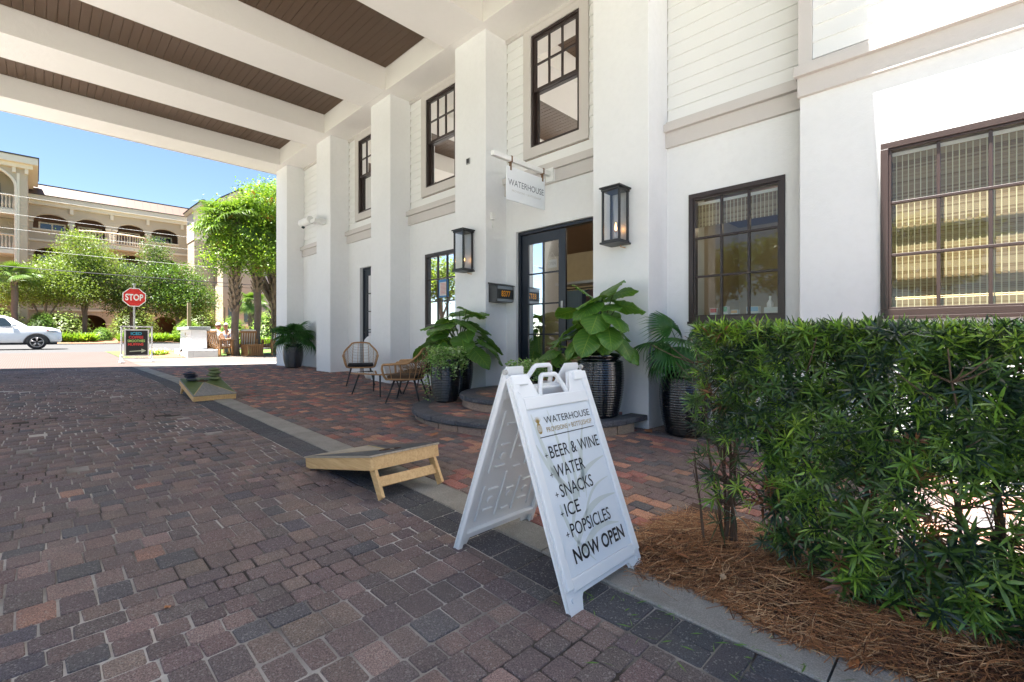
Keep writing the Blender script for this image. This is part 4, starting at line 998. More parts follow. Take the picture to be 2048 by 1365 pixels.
# ---------------- lanterns ----------------
def lantern(u, v, z, label):
    t = thing('wall_lantern', label, 'lantern', u+.115, v, z, 0, 'gas lanterns on the pilasters'); w_, d, H = .225, .235, .66
    b = MB(); p = .012
    for sx in (-1, 1):
        for y0 in (-d, -.03-p*2): b.box(sx*w_/2-p, sx*w_/2+p, y0, y0+2*p, .04, H)
    b.box(-w_/2-.03, w_/2+.03, -d-.03, -.002, H, H+.018); b.box(-w_/2-.012, w_/2+.012, -d-.012, -.01, H-.03, H); b.box(-w_/2-.025, w_/2+.025, -d-.025, -.002, .0, .022); b.box(-w_/2-.008, w_/2+.008, -d-.008, -.01, .022, .045)
    b.build('frame', M['black'], t, local=True, bevel=.002)
    MB().box(-w_/2+p, w_/2-p, -.028, -.022, .045, H-.03).build('back_plate', M['steel'], t, local=True)
    for vs in ([(-w_/2+p, -d+p, .045), (w_/2-p, -d+p, .045), (w_/2-p, -d+p, H-.03), (-w_/2+p, -d+p, H-.03)], [(w_/2, -d+p, .045), (w_/2, -.05, .045), (w_/2, -.05, H-.03), (w_/2, -d+p, H-.03)], [(-w_/2, -d+p, .045), (-w_/2, -.05, .045), (-w_/2, -.05, H-.03), (-w_/2, -d+p, H-.03)]):
        MB().add(vs, [(0, 1, 2, 3)]).build('pane', M['clear'], t, local=True)
    MB().lathe([(0, .045), (.014, .045), (.014, .16), (.008, .165), (0, .165)], 12, (0, -d/2)).build('burner', M['steel'], t, local=True, smooth=True)
    MB().lathe([(0, .165), (.012, .185), (.013, .20), (.006, .235), (0, .27)], 10, (0, -d/2)).build('flame', M['flame'], t, local=True, smooth=True)
    b = MB(); b.tube([(.03, -.06, -.002), (.03, -.06, -.02), (.06, -.02, -.03), (.06, -.001, -.03)], .006, 6); b.build('gas_pipe', M['rattan'], t, local=True)
    return t
lantern(5.79, 5.0, 2.225, 'tall black gas lantern on the pilaster left of the door'); lantern(2.945, 5.0, 2.275, 'tall black gas lantern on the wide pilaster right of the door')
# ---------------- mailbox ----------------
mb = thing('mailbox', 'small black wall mailbox with orange numbers 8377 beside the navy door', 'mailbox', 5.41, 5.245, 1.72)
b = MB(); b.add([(x, y, z) for y in (-.185, .185) for x, z in ((-.098, 0), (.075, 0), (.098, .05), (.098, .26), (-.098, .29))], [(0, 1, 2, 3, 4), (9, 8, 7, 6, 5), (0, 5, 6, 1), (1, 6, 7, 2), (2, 7, 8, 3), (3, 8, 9, 4), (4, 9, 5, 0)])
b.build('box', M['black'], mb, local=True, bevel=.004)
b = MB(); b.add([(x, y, z) for y in (-.20, .20) for x, z in ((-.099, .292), (.115, .262), (.115, .272), (-.099, .318))], [(0, 1, 2, 3), (7, 6, 5, 4), (0, 4, 5, 1), (1, 5, 6, 2), (2, 6, 7, 3), (3, 7, 4, 0)]); b.build('lid', M['black'], mb, local=True, bevel=.003)
grey = flat('satin_grey', (.22, .23, .25), .35, metal=.3)
MB().box(.0985, .103, -.175, .175, .205, .255).build('slot_flap', grey, mb, local=True, bevel=.002); MB().box(.090, .1035, -.175, .175, .008, .05).build('lower_trim', grey, mb, local=True, bevel=.002)
MB().box(.0985, .1025, -.15, .17, .055, .20).build('number_plate', M['ink'], mb, local=True)
lettering('8377', mb, M['orange'], .1045, -.095, .085, .20, .095, (math.pi/2, 0, math.pi/2), offset=.025)
# ---------------- hanging sign ----------------
hs_ = thing('hanging_sign', 'white hanging shop sign reading WATERHOUSE on a white bracket above the door', 'sign', 4.5, R-.1, 3.59)
b = MB(); b.box(-4.53, -4.47, 4.20, R-.10, 3.555, 3.62); b.build('bracket_arm', M['whitepaint'], hs_, bevel=.004)
b = MB(); b.box(-4.57, -4.43, R-.10, R-.046, 3.48, 3.68); b.build('wall_plate', M['whitepaint'], hs_, bevel=.004)
for y in (4.54, 5.20):
    b = MB(); b.box(-4.535, -4.465, y-.012, y+.012, 3.545, 3.63); b.box(-4.51, -4.49, y-.016, y+.016, 3.44, 3.545); b.build('hook', M['rattand'], hs_)
MB().box(-4.508, -4.492, 4.46, 5.25, 3.03, 3.49).build('sign_panel', flat('hanging_sign_face', (.74, .77, .80), .4), hs_, bevel=.002)
q = (math.pi/2, 0, math.pi/2)
def hl(s, y, z, w_, h, m, off=0.0):
    lettering(s, hs_, m, -4.4905+4.5, y-(R-.1), z-3.59, w_, h, q, off)
hl('WATERHOUSE', 4.49, 3.235, .73, .085, M['slate'], -.004); hl('PROVISIONS + BOTTLESHOP', 4.56, 3.155, .6, .028, M['greyink'])
b = MB(); b.box(-5.508, -5.47, 5.10, 5.17, 3.05, 3.16); b.tube([(-5.49, 5.13, 3.05), (-5.49, 5.13, 2.92)], .008, 6); o = b.build('door_sensor', M['whitepaint'], None); tag(o, 'small white box fixed to the pilaster side behind the hanging sign', 'sensor')
# ---------------- roll-up device on the far pilaster ----------------
fl = thing('wall_projector', 'white cylindrical device on a bracket, high on the second farthest pilaster', 'wall device', 11.4, 4.98, 3.95)
MB().box(-11.47, -11.33, 4.82, 4.998, 3.93, 4.06).build('bracket', M['whitepaint'], fl, bevel=.006)
MB().box(-11.66, -11.30, 4.70, 4.86, 3.95, 4.03).build('arm', M['whitepaint'], fl, bevel=.01)
MB().tube([(-11.98, 4.66, 4.0), (-11.55, 4.72, 4.03)], .10, 20).build('drum', M['whitepaint'], fl, smooth=False, bevel=.01); MB().tube([(-11.90, 4.66, 3.90), (-11.85, 4.66, 3.885)], .035, 12).build('lens', M['darkglass'], fl)
# ---------------- things on and behind the glass ----------------
o = MB().ubox(7.11, 7.40, R+.028, R+.032, 1.93, 2.27).build('notice', flat('notice_blue', (.06, .22, .50))); tag(o, 'blue edged notice taped inside the window left of the door', 'notice')
nb = MB().ubox(7.14, 7.37, R+.024, R+.028, 1.96, 2.22).build('paper', flat('notice_paper', (.62, .60, .58)), o, local=False)
ln = MB()
for k in range(9): ln.ubox(7.17, 7.34, R+.0232, R+.0238, 2.19-k*.025, 2.197-k*.025)
ln.build('printed_lines', M['red'], o)
op = thing('open_sign', 'small OPEN sign hanging inside the glass of the navy door', 'sign', 4.63, DV+.05, 2.28)
MB().ubox(4.54, 4.72, DV+.048, DV+.052, 2.235, 2.36).build('card', flat('open_card', (.5, .55, .6)), op); b = MB(); b.tube([(-4.71, DV+.05, 2.36), (-4.63, DV+.05, 2.47), (-4.55, DV+.05, 2.36)], .003, 4); b.build('string', M['whitepaint'], op)
lettering('OPEN', op, M['slate'], -.07, -.0045, -.005, .14, .05, (math.pi/2, 0, 0))
n = NT('reed'); n.col(n.n('Attribute', attribute_name='tint').outputs['Color']); M['reed'] = n.set(.7)
def bamboo(u0, u1, z0, z1, y, label):
    t = thing('bamboo_shade', label, 'window blind', (u0+u1)/2, y, z0, 0, 'woven bamboo window shades')
    b = MB(); z = z0; k = 0
    while z < z1: b.ubox(u0, u1, y-.002, y+.002, z, z+.0125, tint=random.choice([(.27, .195, .10), (.20, .135, .06), (.31, .24, .13)])); z += .0145; k += 1
    o = b.build('reeds', M['reed'], t, kind='stuff')
    b = MB(); u = u0+.02
    while u < u1: b.ubox(u, u+.007, y-.006, y-.0025, z0, z1); u += .04
    b.build('cords', flat('shade_cord', (.55, .50, .32)), t); MB().ubox(u0, u1, y-.012, y+.02, z1, z1+.03).build('head_rail', M['whitepaint'], t); return t
bamboo(-.42, .56, 1.40, 2.76, BV+.12, 'woven bamboo shade lowered over the whole right-hand window'); bamboo(1.44, 2.37, 2.48, 2.74, R+.12, 'woven bamboo shade rolled half up in the three by three window')
o = MB().ubox(-.4, .5, BV+.20, BV+.22, 1.505, 1.522).build('led_strip', M['led']); tag(o, 'warm glowing light strip behind the lowered bamboo shade', 'light')
SB = [(2.24, .085, .10, (.55, .10, .10), 'red and white'), (2.12, .09, .115, (.08, .34, .16), 'green and white'), (2.00, .08, .07, (.60, .32, .10), 'orange and white'), (1.80, .13, .10, (.16, .35, .52), 'pale blue'), (1.60, .16, .085, (.55, .60, .60), 'white')]
for u, w_, h, c_, nm in SB:
    b = MB(); b.ubox(u-w_/2, u+w_/2, R+.28, R+.36, 1.416, 1.416+h); o = b.build('small_box', flat('box_white', (.62, .63, .62)), None, bevel=.003); tag(o, '%s small packet on the sill of the three by three window' % nm, 'packet', 'packets on the window sill')
    MB().ubox(u-w_/2+.006, u+w_/2-.006, R+.277, R+.2795, 1.416+h*.45, 1.416+h-.006).build('printed_band', flat('band_'+nm.split()[0], c_), o)
o = MB().lathe([(0, 0), (.035, 0), (.035, .14), (.012, .18), (.012, .22), (0, .22)], 16).build('bottle', M['whitepaint'], None, smooth=True, local=True); o.location = (-1.66, R+.44, 1.416); tag(o, 'white pump bottle behind the packets in the window', 'bottle')
# clothes rail in the shop
rk = thing('clothes_rail', 'clothes rail just inside the navy door hung with shirts', 'clothes rail', 4.6, 6.5, .55)
b = MB(); b.tube([(-5.15, 6.55, .56), (-5.15, 6.55, 2.0), (-3.6, 6.55, 2.0), (-3.6, 6.55, .56)], .016, 8); b.build('rail', M['black'], rk, smooth=True)
MB().ubox(3.5, 5.2, 6.35, 6.75, 2.06, 2.10).build('shelf', M['steel'], rk); MB().ubox(3.55, 4.3, 6.4, 6.7, 2.10, 2.17).build('folded_fabric', flat('folded_cream', (.5, .42, .34), .9), rk)
for i in range(20):
    u = 5.08-i*.075; colr = (.38, .47, .52) if u > 4.68 else ((.30, .19, .19) if i % 3 else (.12, .14, .2)); b = MB(); L = random.uniform(.62, .95) if u > 4.4 else random.uniform(.8, 1.15); vs = []; n_ = 10
    for k in range(n_+1):
        y = 6.36+.38*k/n_; sh = .07*abs(k/n_-.5)*2
        for q in range(6): vs.append((-u+.012*math.sin(k*1.9+i)*(q/5+.2), y+.02*(q/5)*(k/n_-.5), 1.98-sh-L*q/5))
    b.add(vs, [(k*6+q, k*6+q+1, k*6+q+7, k*6+q+6) for k in range(n_) for q in range(5)]); o = b.build('shirt', flat('shirt_fabric', colr, .9), None, smooth=True)
    NTH = ['first', 'second', 'third', 'fourth', 'fifth', 'sixth', 'seventh', 'eighth', 'ninth', 'tenth']; CN = 'pale blue' if u > 4.68 else ('dusty mauve' if i % 3 else 'dark blue'); SEEN = globals().setdefault('SEEN_', {}); SEEN[CN] = SEEN.get(CN, 0)+1
    tag(o, '%s %s shirt from the left on the rail inside the shop door' % (NTH[SEEN[CN]-1], CN), 'shirt', '%s shirts hanging inside the door' % ('pale blue' if u > 4.68 else ('mauve' if i % 3 else 'dark blue')))
o = MB().lathe([(0, 0), (.09, 0), (.09, -.02), (0, -.02)], 20).build('ceiling_lamp', M['lamp'], None, local=True); o.location = (-3.95, 7.2, 3.19); tag(o, 'round glowing ceiling lamp inside the shop doorway', 'lamp')
# ---------------- podocarpus hedge ----------------
hedge = thing('hedge', 'clipped dark green hedge of narrow leaves in front of the right-hand windows', 'hedge', 0, 2.62, gz(0))
rg = np.random.default_rng(11)
def stems_for(cu, seed):
    r = random.Random(seed); b = MB(); tips = []
    for k in range(6):
        a = r.uniform(0, 6.28); x0, y0 = -cu+.035*math.cos(a), 2.62+.035*math.sin(a); p = Vector((x0, y0, gz(cu)+.0)); path = [p.copy()]; dx, dy = r.gauss(0, .013), r.gauss(0, .012)
        for s_ in range(9): p = p+Vector((dx+r.gauss(0, .012), dy+r.gauss(0, .012), .125)); path.append(p.copy())
        b.tube(path, [.0105-.0009*i for i in range(10)], 6)
        for s_ in range(16):
            i = r.randrange(2, 9); q = path[i]; a2 = r.uniform(0, 6.28); L = r.uniform(.08, .26); e = q+Vector((math.cos(a2)*L*1.1, math.sin(a2)*L*.9, L*r.uniform(.3, .9)))
            b.tube([q, (q+e)/2+Vector((0, 0, -.01)), e], [.004, .003, .0015], 4); tips.append(e)
    b.build('stem', M['twig'], hedge); return tips
tips = []
for i, cu in enumerate([.93, .62, .28, -.06, -.42, -.8, -1.2, -1.6, -2.1, -2.6]): tips += stems_for(cu, 40+i)
def whorls(P, D, size, seed, nl=13):
    """P positions, D axis directions -> narrow leaves, two quads each"""
    r = np.random.default_rng(seed); n = len(P)
    D = D/np.linalg.norm(D, axis=1)[:, None]; A = np.cross(D, r.normal(size=(n, 3))); A /= np.linalg.norm(A, axis=1)[:, None]; B = np.cross(D, A)
    V = []; W = []
    ang = (np.arange(nl)*2.39996)[None, :]+r.uniform(0, 6.28, (n, 1)); el = np.linspace(1.0, -.05, nl)[None, :]+r.normal(0, .14, (n, nl)); L = size[:, None]*(r.uniform(.75, 1.15, (n, nl)))*np.linspace(.75, 1.1, nl)[None, :]
    rad = (A[:, None, :]*np.cos(ang)[..., None]+B[:, None, :]*np.sin(ang)[..., None]); d = rad*np.cos(el)[..., None]+D[:, None, :]*np.sin(el)[..., None]
    sd = np.cross(d, D[:, None, :]); sd /= np.linalg.norm(sd, axis=2)[..., None]+1e-6; base = P[:, None, :]-D[:, None, :]*(np.linspace(0, .035, nl)[None, :, None])
    wd = (L*.072)[..., None]; drop = np.zeros_like(d); drop[..., 2] = -1
    m1 = base+d*(L*.45)[..., None]; tip = base+d*L[..., None]+drop*(L*.08)[..., None]
    V = np.stack([base-sd*wd*.35, base+sd*wd*.35, m1+sd*wd, m1-sd*wd, tip+sd*wd*.2, tip-sd*wd*.2], 2).reshape(-1, 3)
    k = np.arange(n*nl)*6; F = np.stack([k, k+1, k+2, k+3], 1); F2 = np.stack([k+3, k+2, k+4, k+5], 1)
    return V, np.concatenate([F, F2]), n*nl
def hedge_mass():
    r = rg; n = 14500; P = []; D = []; S = []; T = []
    u = r.uniform(-3.0, 1.06, n); z = r.uniform(.02, 1.21, n); side = r.random(n)
    # shell biased positions: front, back, top and end faces
    half = .21+.04*np.sin(u*7)+.03*np.sin(u*17+z*9); f = r.normal(0, .07, n)
    v = np.where(side < .50, 2.60-half+np.abs(f)*.9, np.where(side < .70, 2.60+half-np.abs(f), r.uniform(2.40, 2.82, n)))
    top = side > .80; z = np.where(top, 1.215-np.abs(r.normal(0, .05, n)), z)
    # thin low down and open between the stems, denser clumps lower right
    def nz(u, z, k): return np.sin(u*5.1+k)*np.sin(z*6.3+k*2)+.6*np.sin(u*11+z*7+k)
    zz = z; keep = r.random(n) < np.clip(.36+.78*zz+.34*nz(u, zz, 1.3), .08, 1)
    gap = (u > .72) & (z < .62); keep &= ~(gap & (r.random(n) < .86))
    gap = (u < .42) & (u > -.15) & (z > .34) & (z < .60); keep &= ~(gap & (r.random(n) < .60))
    gap = (u < .75) & (u > .35) & (z < .42); keep &= ~(gap & (r.random(n) < .5))
    gap = (z < .16) ; keep &= ~(gap & (r.random(n) < .75))
    keep |= (u < .40) & (z < .40) & (z > .08) & (r.random(n) < .45)
    keep &= ~((u > .98) & (r.random(n) < .5))
    u, v, z, side, top = u[keep], v[keep], z[keep], side[keep], top[keep]; n = len(u)
    P = np.stack([-u, v, z+gzn(u)], 1); D = r.normal(size=(n, 3))*.55; D[:, 1] += np.where(v < 2.6, -.9, .9)*(~top); D[:, 2] += .55+top*1.2; D[:, 0] += np.where(u > .9, -1.0, 0)
    size = r.uniform(.040, .084, n); size = np.where((z < .45) & (r.random(n) < .45), size*1.35, size)
    V, F, m = whorls(P, D, size, 5); nl = m//n
    pal = np.array([(.036, .080, .026), (.028, .058, .028), (.070, .14, .032), (.12, .22, .04), (.020, .042, .024)])
    c = pal[r.integers(0, 5, n)]; young = r.random(n) < np.where(top, .62, .20); c[young] = np.array([(.20, .34, .04), (.28, .42, .06), (.14, .27, .04)])[r.integers(0, 3, young.sum())]
    dead = r.random(n) < np.where((u > .85) | (z < .5), .045, .008); c[dead] = (.20, .09, .045)
    c = np.repeat(c, nl, 0)*(1+.15*r.normal(size=(n*nl, 1))).clip(.5, 1.5)
    return npmesh('hedge_foliage', V - np.array(hedge.location), F, M['hedgeleaf'], np.concatenate([c, c]))
nobj('foliage', hedge_mass(), hedge, 'stuff')
# bare twigs standing at the hedge end
tw = MB(); r = random.Random(3)
for k in range(3): x = -1.02-.02*k; tw.tube([(x, 2.50+.04*k, gz(1)), (x-.02, 2.5+.04*k, .25), (x-.05, 2.47+.05*k, .46+.05*k)], [.006, .005, .002], 5)
tw.build('stem', M['twig'], hedge)
# pine straw over the bed
def straw(n, seed):
    r = np.random.default_rng(seed); u = r.uniform(-1.6, 1.36, n); v = 2.045+ (3.1-2.045)*r.random(n)**1.25 + .035*np.sin(u*9) - .12*(r.random(n) < .03)*r.random(n); v = v+np.where(u > 1.22, .35*(u-1.22)/.14*r.random(n), 0)
    keep = (v < 2.98-.25*np.clip(u-.8, 0, 1)); u, v = u[keep], v[keep]; n = len(u)
    e = np.clip((v-2.04)/.25, .06, 1)*np.clip((1.40-u)/.15, .15, 1); z = gzn(u)+.008+.05*e*r.random(n)+.028*e
    a = r.uniform(0, np.pi, n)+.5*np.sin(u*5+v*4); L = r.uniform(.07, .19, n); cv = r.normal(0, .5, n); w_ = r.uniform(.0008, .0017, n)
    P = np.stack([-u, v, z], 1); V = []; sl_ = r.normal(0, .13, n)
    for k, t in enumerate((-.5, -.17, .17, .5)):
        aa = a+cv*t*1.2; d = np.stack([np.cos(aa), np.sin(aa), sl_], 1); c_ = P+d*(L*t)[:, None]; pz = np.stack([-np.sin(a), np.cos(a), .3*np.ones(n)], 1)
        V += [c_-pz*w_[:, None], c_+pz*w_[:, None]]
    V = np.stack(V, 1).reshape(-1, 3); V[:, 2] = np.maximum(V[:, 2], gzn(-V[:, 0])+.003); k = np.arange(n)*8; F = np.concatenate([np.stack([k+2*i, k+2*i+1, k+2*i+3, k+2*i+2], 1) for i in range(3)])
    pal = np.array([(.42, .20, .085), (.28, .12, .05), (.60, .38, .20), (.15, .065, .035), (.36, .16, .065)]); c = pal[r.integers(0, 5, n)]*(1+.2*r.normal(size=(n, 1))).clip(.5, 1.5)
    return npmesh('pine_straw', V, F, M['straw'], np.concatenate([c, c, c]))
n = NT('straw'); n.col(n.n('Attribute', attribute_name='tint').outputs['Color']); M['straw'] = n.set(.6, 0, .4)
o = nobj('pine_straw', straw(21000, 2), None, 'stuff'); o['label'] = 'rust brown pine straw mulch under the hedge'
# dry leaves and clippings
def litter():
    r = random.Random(5); out = []
    def one(u, v, L, W, c, lab, nm='dry_leaf'):
        b = MB(); vs = []; n_ = 6
        for i in range(n_+1):
            t = i/n_; w_ = W*math.sin(math.pi*min(1, t*.9+.05))**.8; vs += [(L*(t-.5), -w_, .004+.012*abs(t-.5)+.3*w_), (L*(t-.5), 0, .002+.012*abs(t-.5)), (L*(t-.5), w_, .004+.3*w_)]
        b.add(vs, [q for i in range(n_) for q in ((3*i, 3*i+1, 3*i+4, 3*i+3), (3*i+1, 3*i+2, 3*i+5, 3*i+4))])
        o = b.build(nm, M['litter_'+c], None, local=True, smooth=True); o.location = (-u, v, gz(u)+(.075 if v > 2.12 and u < 1.2 else .006)); o.rotation_euler = (r.uniform(-.2, .2), r.uniform(-.2, .2), r.uniform(0, 6.28)); tag(o, lab, 'leaf', 'fallen leaves and clippings')
    M['litter_b'] = flat('litter_brown', (.34, .13, .045), .5); M['litter_t'] = flat('litter_tan', (.45, .30, .17), .6); M['litter_g'] = flat('litter_green', (.12, .22, .03), .5)
    one(4.05, 2.95, .13, .03, 'b', 'shiny orange brown leaf on the bricks before the lower step'); one(2.62, 4.86, .12, .04, 'b', 'orange dry leaf against the wall corner by the right planter')
    one(1.02, 2.22, .09, .022, 'b', 'long brown leaf on the straw near the sandwich board'); one(.42, 2.52, .15, .028, 't', 'large curled tan leaf under the middle of the hedge'); one(.33, 2.56, .08, .03, 't', 'broad pale leaf beside the large curled tan leaf')
    one(.30, 2.02, .06, .014, 'b', 'small brown oval leaf on the concrete strip'); one(.80, 2.16, .04, .014, 't', 'small yellow tan leaf at the straw edge')
    one(1.0, 2.35, .04, .012, 't', 'pale round leaf on the straw behind the board'); one(2.3, .37, .035, .012, 'b', 'tiny orange leaf on the open driveway')
    n_ = 0; V = []; 
    b = MB()
    for k in range(120):
        u = r.uniform(.25, 1.3); v = r.gauss(1.85, .2)
        a = r.uniform(0, 6.28); L = r.uniform(.012, .035); w_ = .0022; z = gz(u)+.005; d = Vector((math.cos(a), math.sin(a), 0))*L; p = Vector((-math.sin(a), math.cos(a), 0))*w_; c_ = Vector((-u, v, z))
        b.add([c_-d, c_+p+Vector((0, 0, .003)), c_+d, c_-p], [(0, 1, 2, 3)])
    o = b.build('clippings', M['litter_g'], None); o['kind'] = 'stuff'; o['label'] = 'green hedge clippings scattered over the paving edge'
litter()
# pale shrub and sunny planting seen through the hedge
t = thing('border_shrub', 'low yellow green shrub against the wall behind the hedge', 'shrub', .55, 4.9, gz(.5))
pts = [(random.gauss(0, .28), random.gauss(0, .12), abs(random.gauss(.18, .12))) for _ in range(700)]
leafcloud('foliage', pts, .035, M['leaf'], [(.12, .22, .03), (.2, .3, .05)], t, 3)

# ---------------- apartment building across the road ----------------
apt = thing('apartment_building', 'four storey tan stucco building with arched balconies and a copper coloured metal roof', 'building', 60, 3, gz(60))
def wall_arch(name, U, v0, v1, z0, z1, ops, m, th=.35, parent=apt):
    """front wall in plane x=-U with arched openings (a, b, sill, spring, rise)"""
    b = MB(); X0, X1 = -U, -U-th; edges = sorted(ops); cur = v0
    def blk(a, c_, e, f_):
        if c_-a > 1e-4 and f_-e > 1e-4: b.box(X1, X0, a, c_, e, f_)
    for a, c_, sill, spr, rise in edges:
        blk(cur, a, z0, z1); blk(a, c_, z0, sill); n_ = 14
        pts = [((a+c_)/2-(c_-a)/2*math.cos(math.pi*i/n_), spr+rise*math.sin(math.pi*i/n_)) for i in range(n_+1)]
        for i in range(n_):
            (ya, za), (yb, zb) = pts[i], pts[i+1]
            b.add([(X0, ya, za), (X0, yb, zb), (X0, yb, z1), (X0, ya, z1)], [(0, 1, 2, 3)]); b.add([(X0, ya, za), (X0, yb, zb), (X1, yb, zb), (X1, ya, za)], [(0, 1, 2, 3)])
        cur = c_
    blk(cur, v1, z0, z1); return b.build(name, m, parent)
def balustrade(pts, z0, z1, parent, U=None, sp=.19):
    """pts: list of (u, v) corner points; balusters between base and rail"""
    b = MB(); P_ = [Vector((-u, v, 0)) for u, v in pts]
    b.tube([p+Vector((0, 0, z1)) for p in P_], .08, 6); b.tube([p+Vector((0, 0, z0+.05)) for p in P_], .08, 6)
    for p, q in zip(P_[:-1], P_[1:]):
        n_ = max(1, int((q-p).length/sp))
        for i in range(n_): c_ = p.lerp(q, (i+.5)/n_); h = z1-z0; b.lathe([(.035, z0+.1), (.06, z0+.2*h), (.075, z0+.33*h), (.035, z0+.62*h), (.03, z0+.8*h), (.05, z1-.06)], 6, (c_.x, c_.y))
    return b.build('balustrade', M['bal'], parent)
U = 60.
cols4 = [(-.19, 2.16), (2.5, 4.8), (5.57, 7.8), (8.26, 10.55)]
wall_arch('wall', U, -.6, 11.9, 9.87, 13.05, [(a, c_, 9.95 if i in (1, 2) else 10.93, 11.62, .72) for i, (a, c_) in enumerate(cols4)], M['tan'])
wall_arch('wall', U, -.6, 11.9, 6.75, 9.87, [(a, c_, 7.75, 8.55, .75) for a, c_ in cols4], M['tan'])
wall_arch('wall', U, -.6, 11.9, 3.65, 6.75, [(a, c_, 4.65, 5.4, .75) for a, c_ in cols4], M['tan'])
wall_arch('wall', U, -.6, 11.9, .3, 3.65, [(a+.1, c_-.02, .4, 2.4, .85) for a, c_ in cols4], M['tan'])
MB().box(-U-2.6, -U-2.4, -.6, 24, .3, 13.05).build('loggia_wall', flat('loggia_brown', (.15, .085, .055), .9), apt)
b = MB()
for z in (3.6, 6.7, 9.82): b.box(-U-2.4, -U-.35, -.6, 11.9, z, z+.15)
for y in (-.6, 5.1, 11.8): b.box(-U-2.4, -U-.35, y, y+.15, .3, 13.05)
b.build('floor_slab', M['tan'], apt)
for z in (9.87, 6.75, 3.65): MB().box(-U-.001, -U+.12, -.6, 11.9, z-.08, z+.10).build('string_course', M['cream'], apt)
for k, z in enumerate((10.93, 7.75, 4.65)):
    for i, (a, c_) in enumerate(cols4):
        if k == 0 and i in (1, 2): continue
        MB().box(-U-.3, -U+.10, a-.05, c_+.05, z-.13, z).build('sill', M['cream'], apt)
for z0, z1 in ((10.93, 11.5), (7.75, 8.45), (4.65, 5.3), (.4, 2.3)):
    for y in (2.33, 8.03): 
        b = MB(); b.box(-U-.28, -U+.06, y-.14, y+.14, z0, z1); b.box(-U-.33, -U+.12, y-.26, y+.26, z1, z1+.14); b.build('column', M['cream'], apt)
    for y in (-.35, 4.92, 5.45): MB().box(-U-.2, -U+.10, y-.2, y+.2, z1+.02, z1+.15).build('capital', M['cream'], apt)
MB().box(-U-.2, -U+.14, 4.92, 5.42, 9.9, 11.2).build('balcony_pier', M['cream'], apt)
b = MB(); b.box(-U-.5, -U+.25, -.5, 12.2, 13.05, 13.4); b.box(-U-.5, -U+.55, -.5, 12.2, 13.4, 13.85); b.build('cornice', M['cream'], apt)
for y in (2.33, 5.2, 8.0, 10.9): MB().box(-U-.001, -U+.16, y-.12, y+.12, 12.55, 13.05).build('bracket', M['cream'], apt)
y = -.5
while y < 11.9:
    yy = y+.62; b = MB(); b.add([(-U+.6, y+.01, 13.87), (-U+.6, yy-.01, 13.87), (-U-.35, yy-.01, 14.95), (-U-.35, y+.01, 14.95)], [(0, 1, 2, 3)]); b.box(-U-6, -U-.35, y+.01, yy-.01, 14.9, 15.0); b.build('roof_panel', M['copper'], apt); y = yy
b = MB(); b.box(-U+.56, -U+.63, -.5, 12, 13.84, 13.9); b.box(-U-.42, -U-.33, -.5, 12, 14.94, 15.04)
y = -.5
while y < 11.9: b.add([(-U+.6, y-.015, 13.88), (-U+.6, y+.015, 13.88), (-U-.35, y+.015, 14.99), (-U-.35, y-.015, 14.99)], [(0, 1, 2, 3)]); y += .62
b.build('roof_seam', M['darktrim'], apt)
for i, (a, c_) in enumerate(cols4):
    for z in (10.0, 6.95, 3.85):
        w0, w1 = a+.35, c_-.15; top = z+1.95
        b = MB(); b.box(-U-2.4, -U-2.32, w0, w1, z, top); W = b.build('window', M['cream'], apt)
        for q in (0, 1): y0 = w0+.12+(w1-w0-.12)*q/2; MB().box(-U-2.32, -U-2.30, y0, y0+(w1-w0-.36)/2, z+.1, top-.14).build('pane', M['darkglass'] if i in (0, 3) or z < 9 else flat('brown_shutter', (.20, .12, .09)), W)
bp = [(U-.1, 2.45)] + [(U-.1-1.35*math.sin(math.pi*i/12), 5.2-2.75*math.cos(math.pi*i/12)) for i in range(1, 12)] + [(U-.1, 7.95)]
balustrade(bp, 9.98, 11.03, apt)
MB().prism([(-u, v) for u, v in bp], 9.55, 9.93).build('balcony_slab', M['cream'], apt)
# tower on the left
TU = 53.
tower = thing('corner_tower', 'tan corner tower with a tall arched balcony opening and cream eaves at the left edge', 'building', TU, -3, gz(53))
wall_arch('wall', TU, -5.6, -.47, .3, 14.45, [(-4.9, -1.09, 1.2, 12.75, 1.5)], M['tan'], parent=tower)
b = MB(); b.box(-TU-7, -TU-.36, -.82, -.47, .3, 14.45); b.box(-TU-2.5, -TU-2.3, -5.6, -.82, .3, 14.45); b.build('side_wall', M['tan'], tower)
MB().box(-TU-2.29, -TU-2.2, -4.5, -2.2, 8.0, 10.2).build('window', M['darkglass'], tower); MB().box(-TU-2.29, -TU-2.2, -4.5, -2.2, 4.9, 7.1).build('window', M['darkglass'], tower); MB().box(-TU-2.29, -TU-2.2, -4.5, -2.0, 11.2, 13.4).build('window', M['darkglass'], tower)
for z in (10.95, 7.85, 4.75): 
    MB().box(-TU-2.3, -TU+.02, -4.9, -1.09, z-.25, z+.05).build('balcony_floor', M['cream'], tower); balustrade([(TU+.1, -4.9), (TU+.1, -1.13)], z+.05, z+1.2, tower)
b = MB(); n_ = 20; pts = [(-2.995-1.905*math.cos(math.pi*i/n_), 12.75+1.5*math.sin(math.pi*i/n_)) for i in range(n_+1)]; b.tube([(-TU+.03, -1.09, 1.2)]+[(-TU+.03, a, c_) for a, c_ in pts[::-1]], .10, 6); b.build('arch_moulding', M['cream'], tower)
b = MB(); b.box(-TU-7, -TU+.30, -5.9, -.17, 14.3, 14.62); b.box(-TU-7, -TU+.62, -6.2, .12, 14.62, 15.12); b.build('eave', M['cream'], tower); MB().box(-TU-7, -TU+.68, -6.25, .18, 15.12, 15.22).build('roof_edge', M['darktrim'], tower)
for y in (-1.3, -.62): MB().box(-TU-.001, -TU+.2, y, y+.2, 13.9, 14.3).build('bracket', M['cream'], tower)
